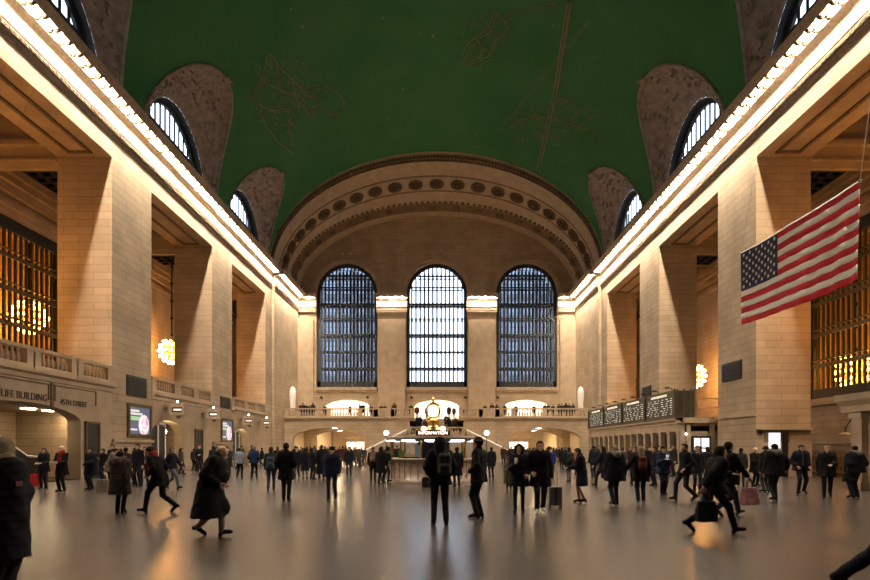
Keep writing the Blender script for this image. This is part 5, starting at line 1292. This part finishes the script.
# --- distant crowd and balcony onlookers (copies)
rc=random.Random(5)
CC=[(.012,.012,.015),(.015,.018,.03),(.03,.022,.016),(.02,.024,.022),(.008,.008,.010),(.035,.035,.04),(.06,.02,.02),(.05,.045,.035)]
CN=['black','dark blue','dark brown','dark green','black','grey','dark red','brown']
ONES=['leftmost','second','third','fourth','fifth','sixth','seventh','eighth','ninth','tenth','eleventh','twelfth','thirteenth','fourteenth','fifteenth','sixteenth','seventeenth','eighteenth','nineteenth','twentieth','twenty-first','twenty-second','twenty-third','twenty-fourth','twenty-fifth','twenty-sixth','twenty-seventh']
ORD=lambda i: ONES[i] if i else 'first'
def far(px,D,z,label,group,hd=None,h=None,col=None):
    r=copy_tree(rc.choice(PROTO)); place(r,px,0,hd if hd is not None else rc.choice([0,20,-40,90,-90,170,190,150]),h or rc.uniform(1.58,1.82),label,group,D=D,z=z)
    c=cloth_mat(CC[col] if col is not None else rc.choice(CC))
    for ch in r.children:
        if ch.name.split('.')[0]=='coat': set_mat(ch,c)
    return r
TAKEN=[(o.location.x,o.location.y) for o in bpy.data.objects if o.name.startswith('person') and o.parent is None]
G=[('left passage arch',(296,366),26,(45,70)),('kiosk and staircase',(378,398),4,(42,58)),('right passage arch',(502,566),24,(40,72)),('left pier arches',(180,300),14,(36,56)),('ticket windows',(588,680),14,(34,50)),('first left pier',(98,140),5,(24,31)),('right gallery floor',(690,720),2,(30,34))]
for nm,(a,b),n,(d0,d1) in G:
    for i in range(n):
        px=a+(b-a)*(i+rc.uniform(.1,.9))/n; D=rc.uniform(d0,d1)
        X=CX+(px-VX)*D/F
        if nm=='left pier arches' and X<-17.3: D=(-17.0-CX)*F/(px-VX)*rc.uniform(.8,1)
        if nm=='first left pier' and X<-17.6: D*=.8
        if nm=='ticket windows' and X>15.7: D=(15.4-CX)*F/(px-VX)*rc.uniform(.8,1)
        if nm=='right gallery floor' and X>15.7: D=(15.2-CX)*F/(px-VX)*rc.uniform(.85,1)
        if abs(X)<9.6 and 62.5<D<67.5: D=60
        if abs(X-0)<9 and D>62: D=59
        if 64.5<D<69: D=70.5
        for _ in range(12):
            X=CX+(px-VX)*D/F
            if any((X-a_)**2+(D-b_)**2<.45 for a_,b_ in TAKEN): D-=.45
            else: break
        if 62.5<D<69 and abs(X)<9.6: D=61.5
        TAKEN.append((CX+(px-VX)*D/F,D))
        k_=rc.randrange(len(CC)); far(px,D,0,'distant %s-clothed person by the %s, %s from the left of that group'%(CN[k_],nm,ORD(i)),'distant crowd by the %s'%nm,col=k_)
BX=[301,303,306,309,313,325,350,360,363,371,381,385,394,396,411,485,492,497,505,516,534,545,548,553,559,562,566,569,571,573]
for i,px in enumerate(BX):
    half='left' if px<438 else 'right'
    far(px,YB+.75+rc.uniform(0,.9),SILL,'small dark figure at the %s half of the balcony balustrade, %s from the left'%(half,ORD(i if half=='left' else i-15)),'onlookers on the %s half of the balcony'%half,hd=rc.choice([0,180,170,200,90]))
for px,lab in ((417,'left of the clock'),(427,'close to the left side of the clock'),(449,'close to the right side of the clock'),(454,'right of the clock'),(462,'at the right end of the balcony gap')):
    far(px,YB+3.9+rc.uniform(0,1.5),SILL,'dark figure at the top of the stairs '+lab,None,hd=180)
for i,px in enumerate((417,420,425,430,446,449,453,456)):
    k_=rc.randint(1,9); far(px,YB+.5+k_*.25,2.95+k_*.19,'dark figure on the upper flight of stairs behind the clock, %s from the left'%ORD(i),'people on the upper flight of stairs',hd=rc.choice([0,180,180]))
for px,D,z,lab in ((401.5,YB-2.2,1.75,'on the left flight of the staircase'),(496,YB-2.2,.7,'on the right flight of the staircase')):
    far(px,D,z,'dark figure '+lab,None,hd=90)
for o in bpy.data.objects:
    if '_h' in o.keys(): del o['_h']
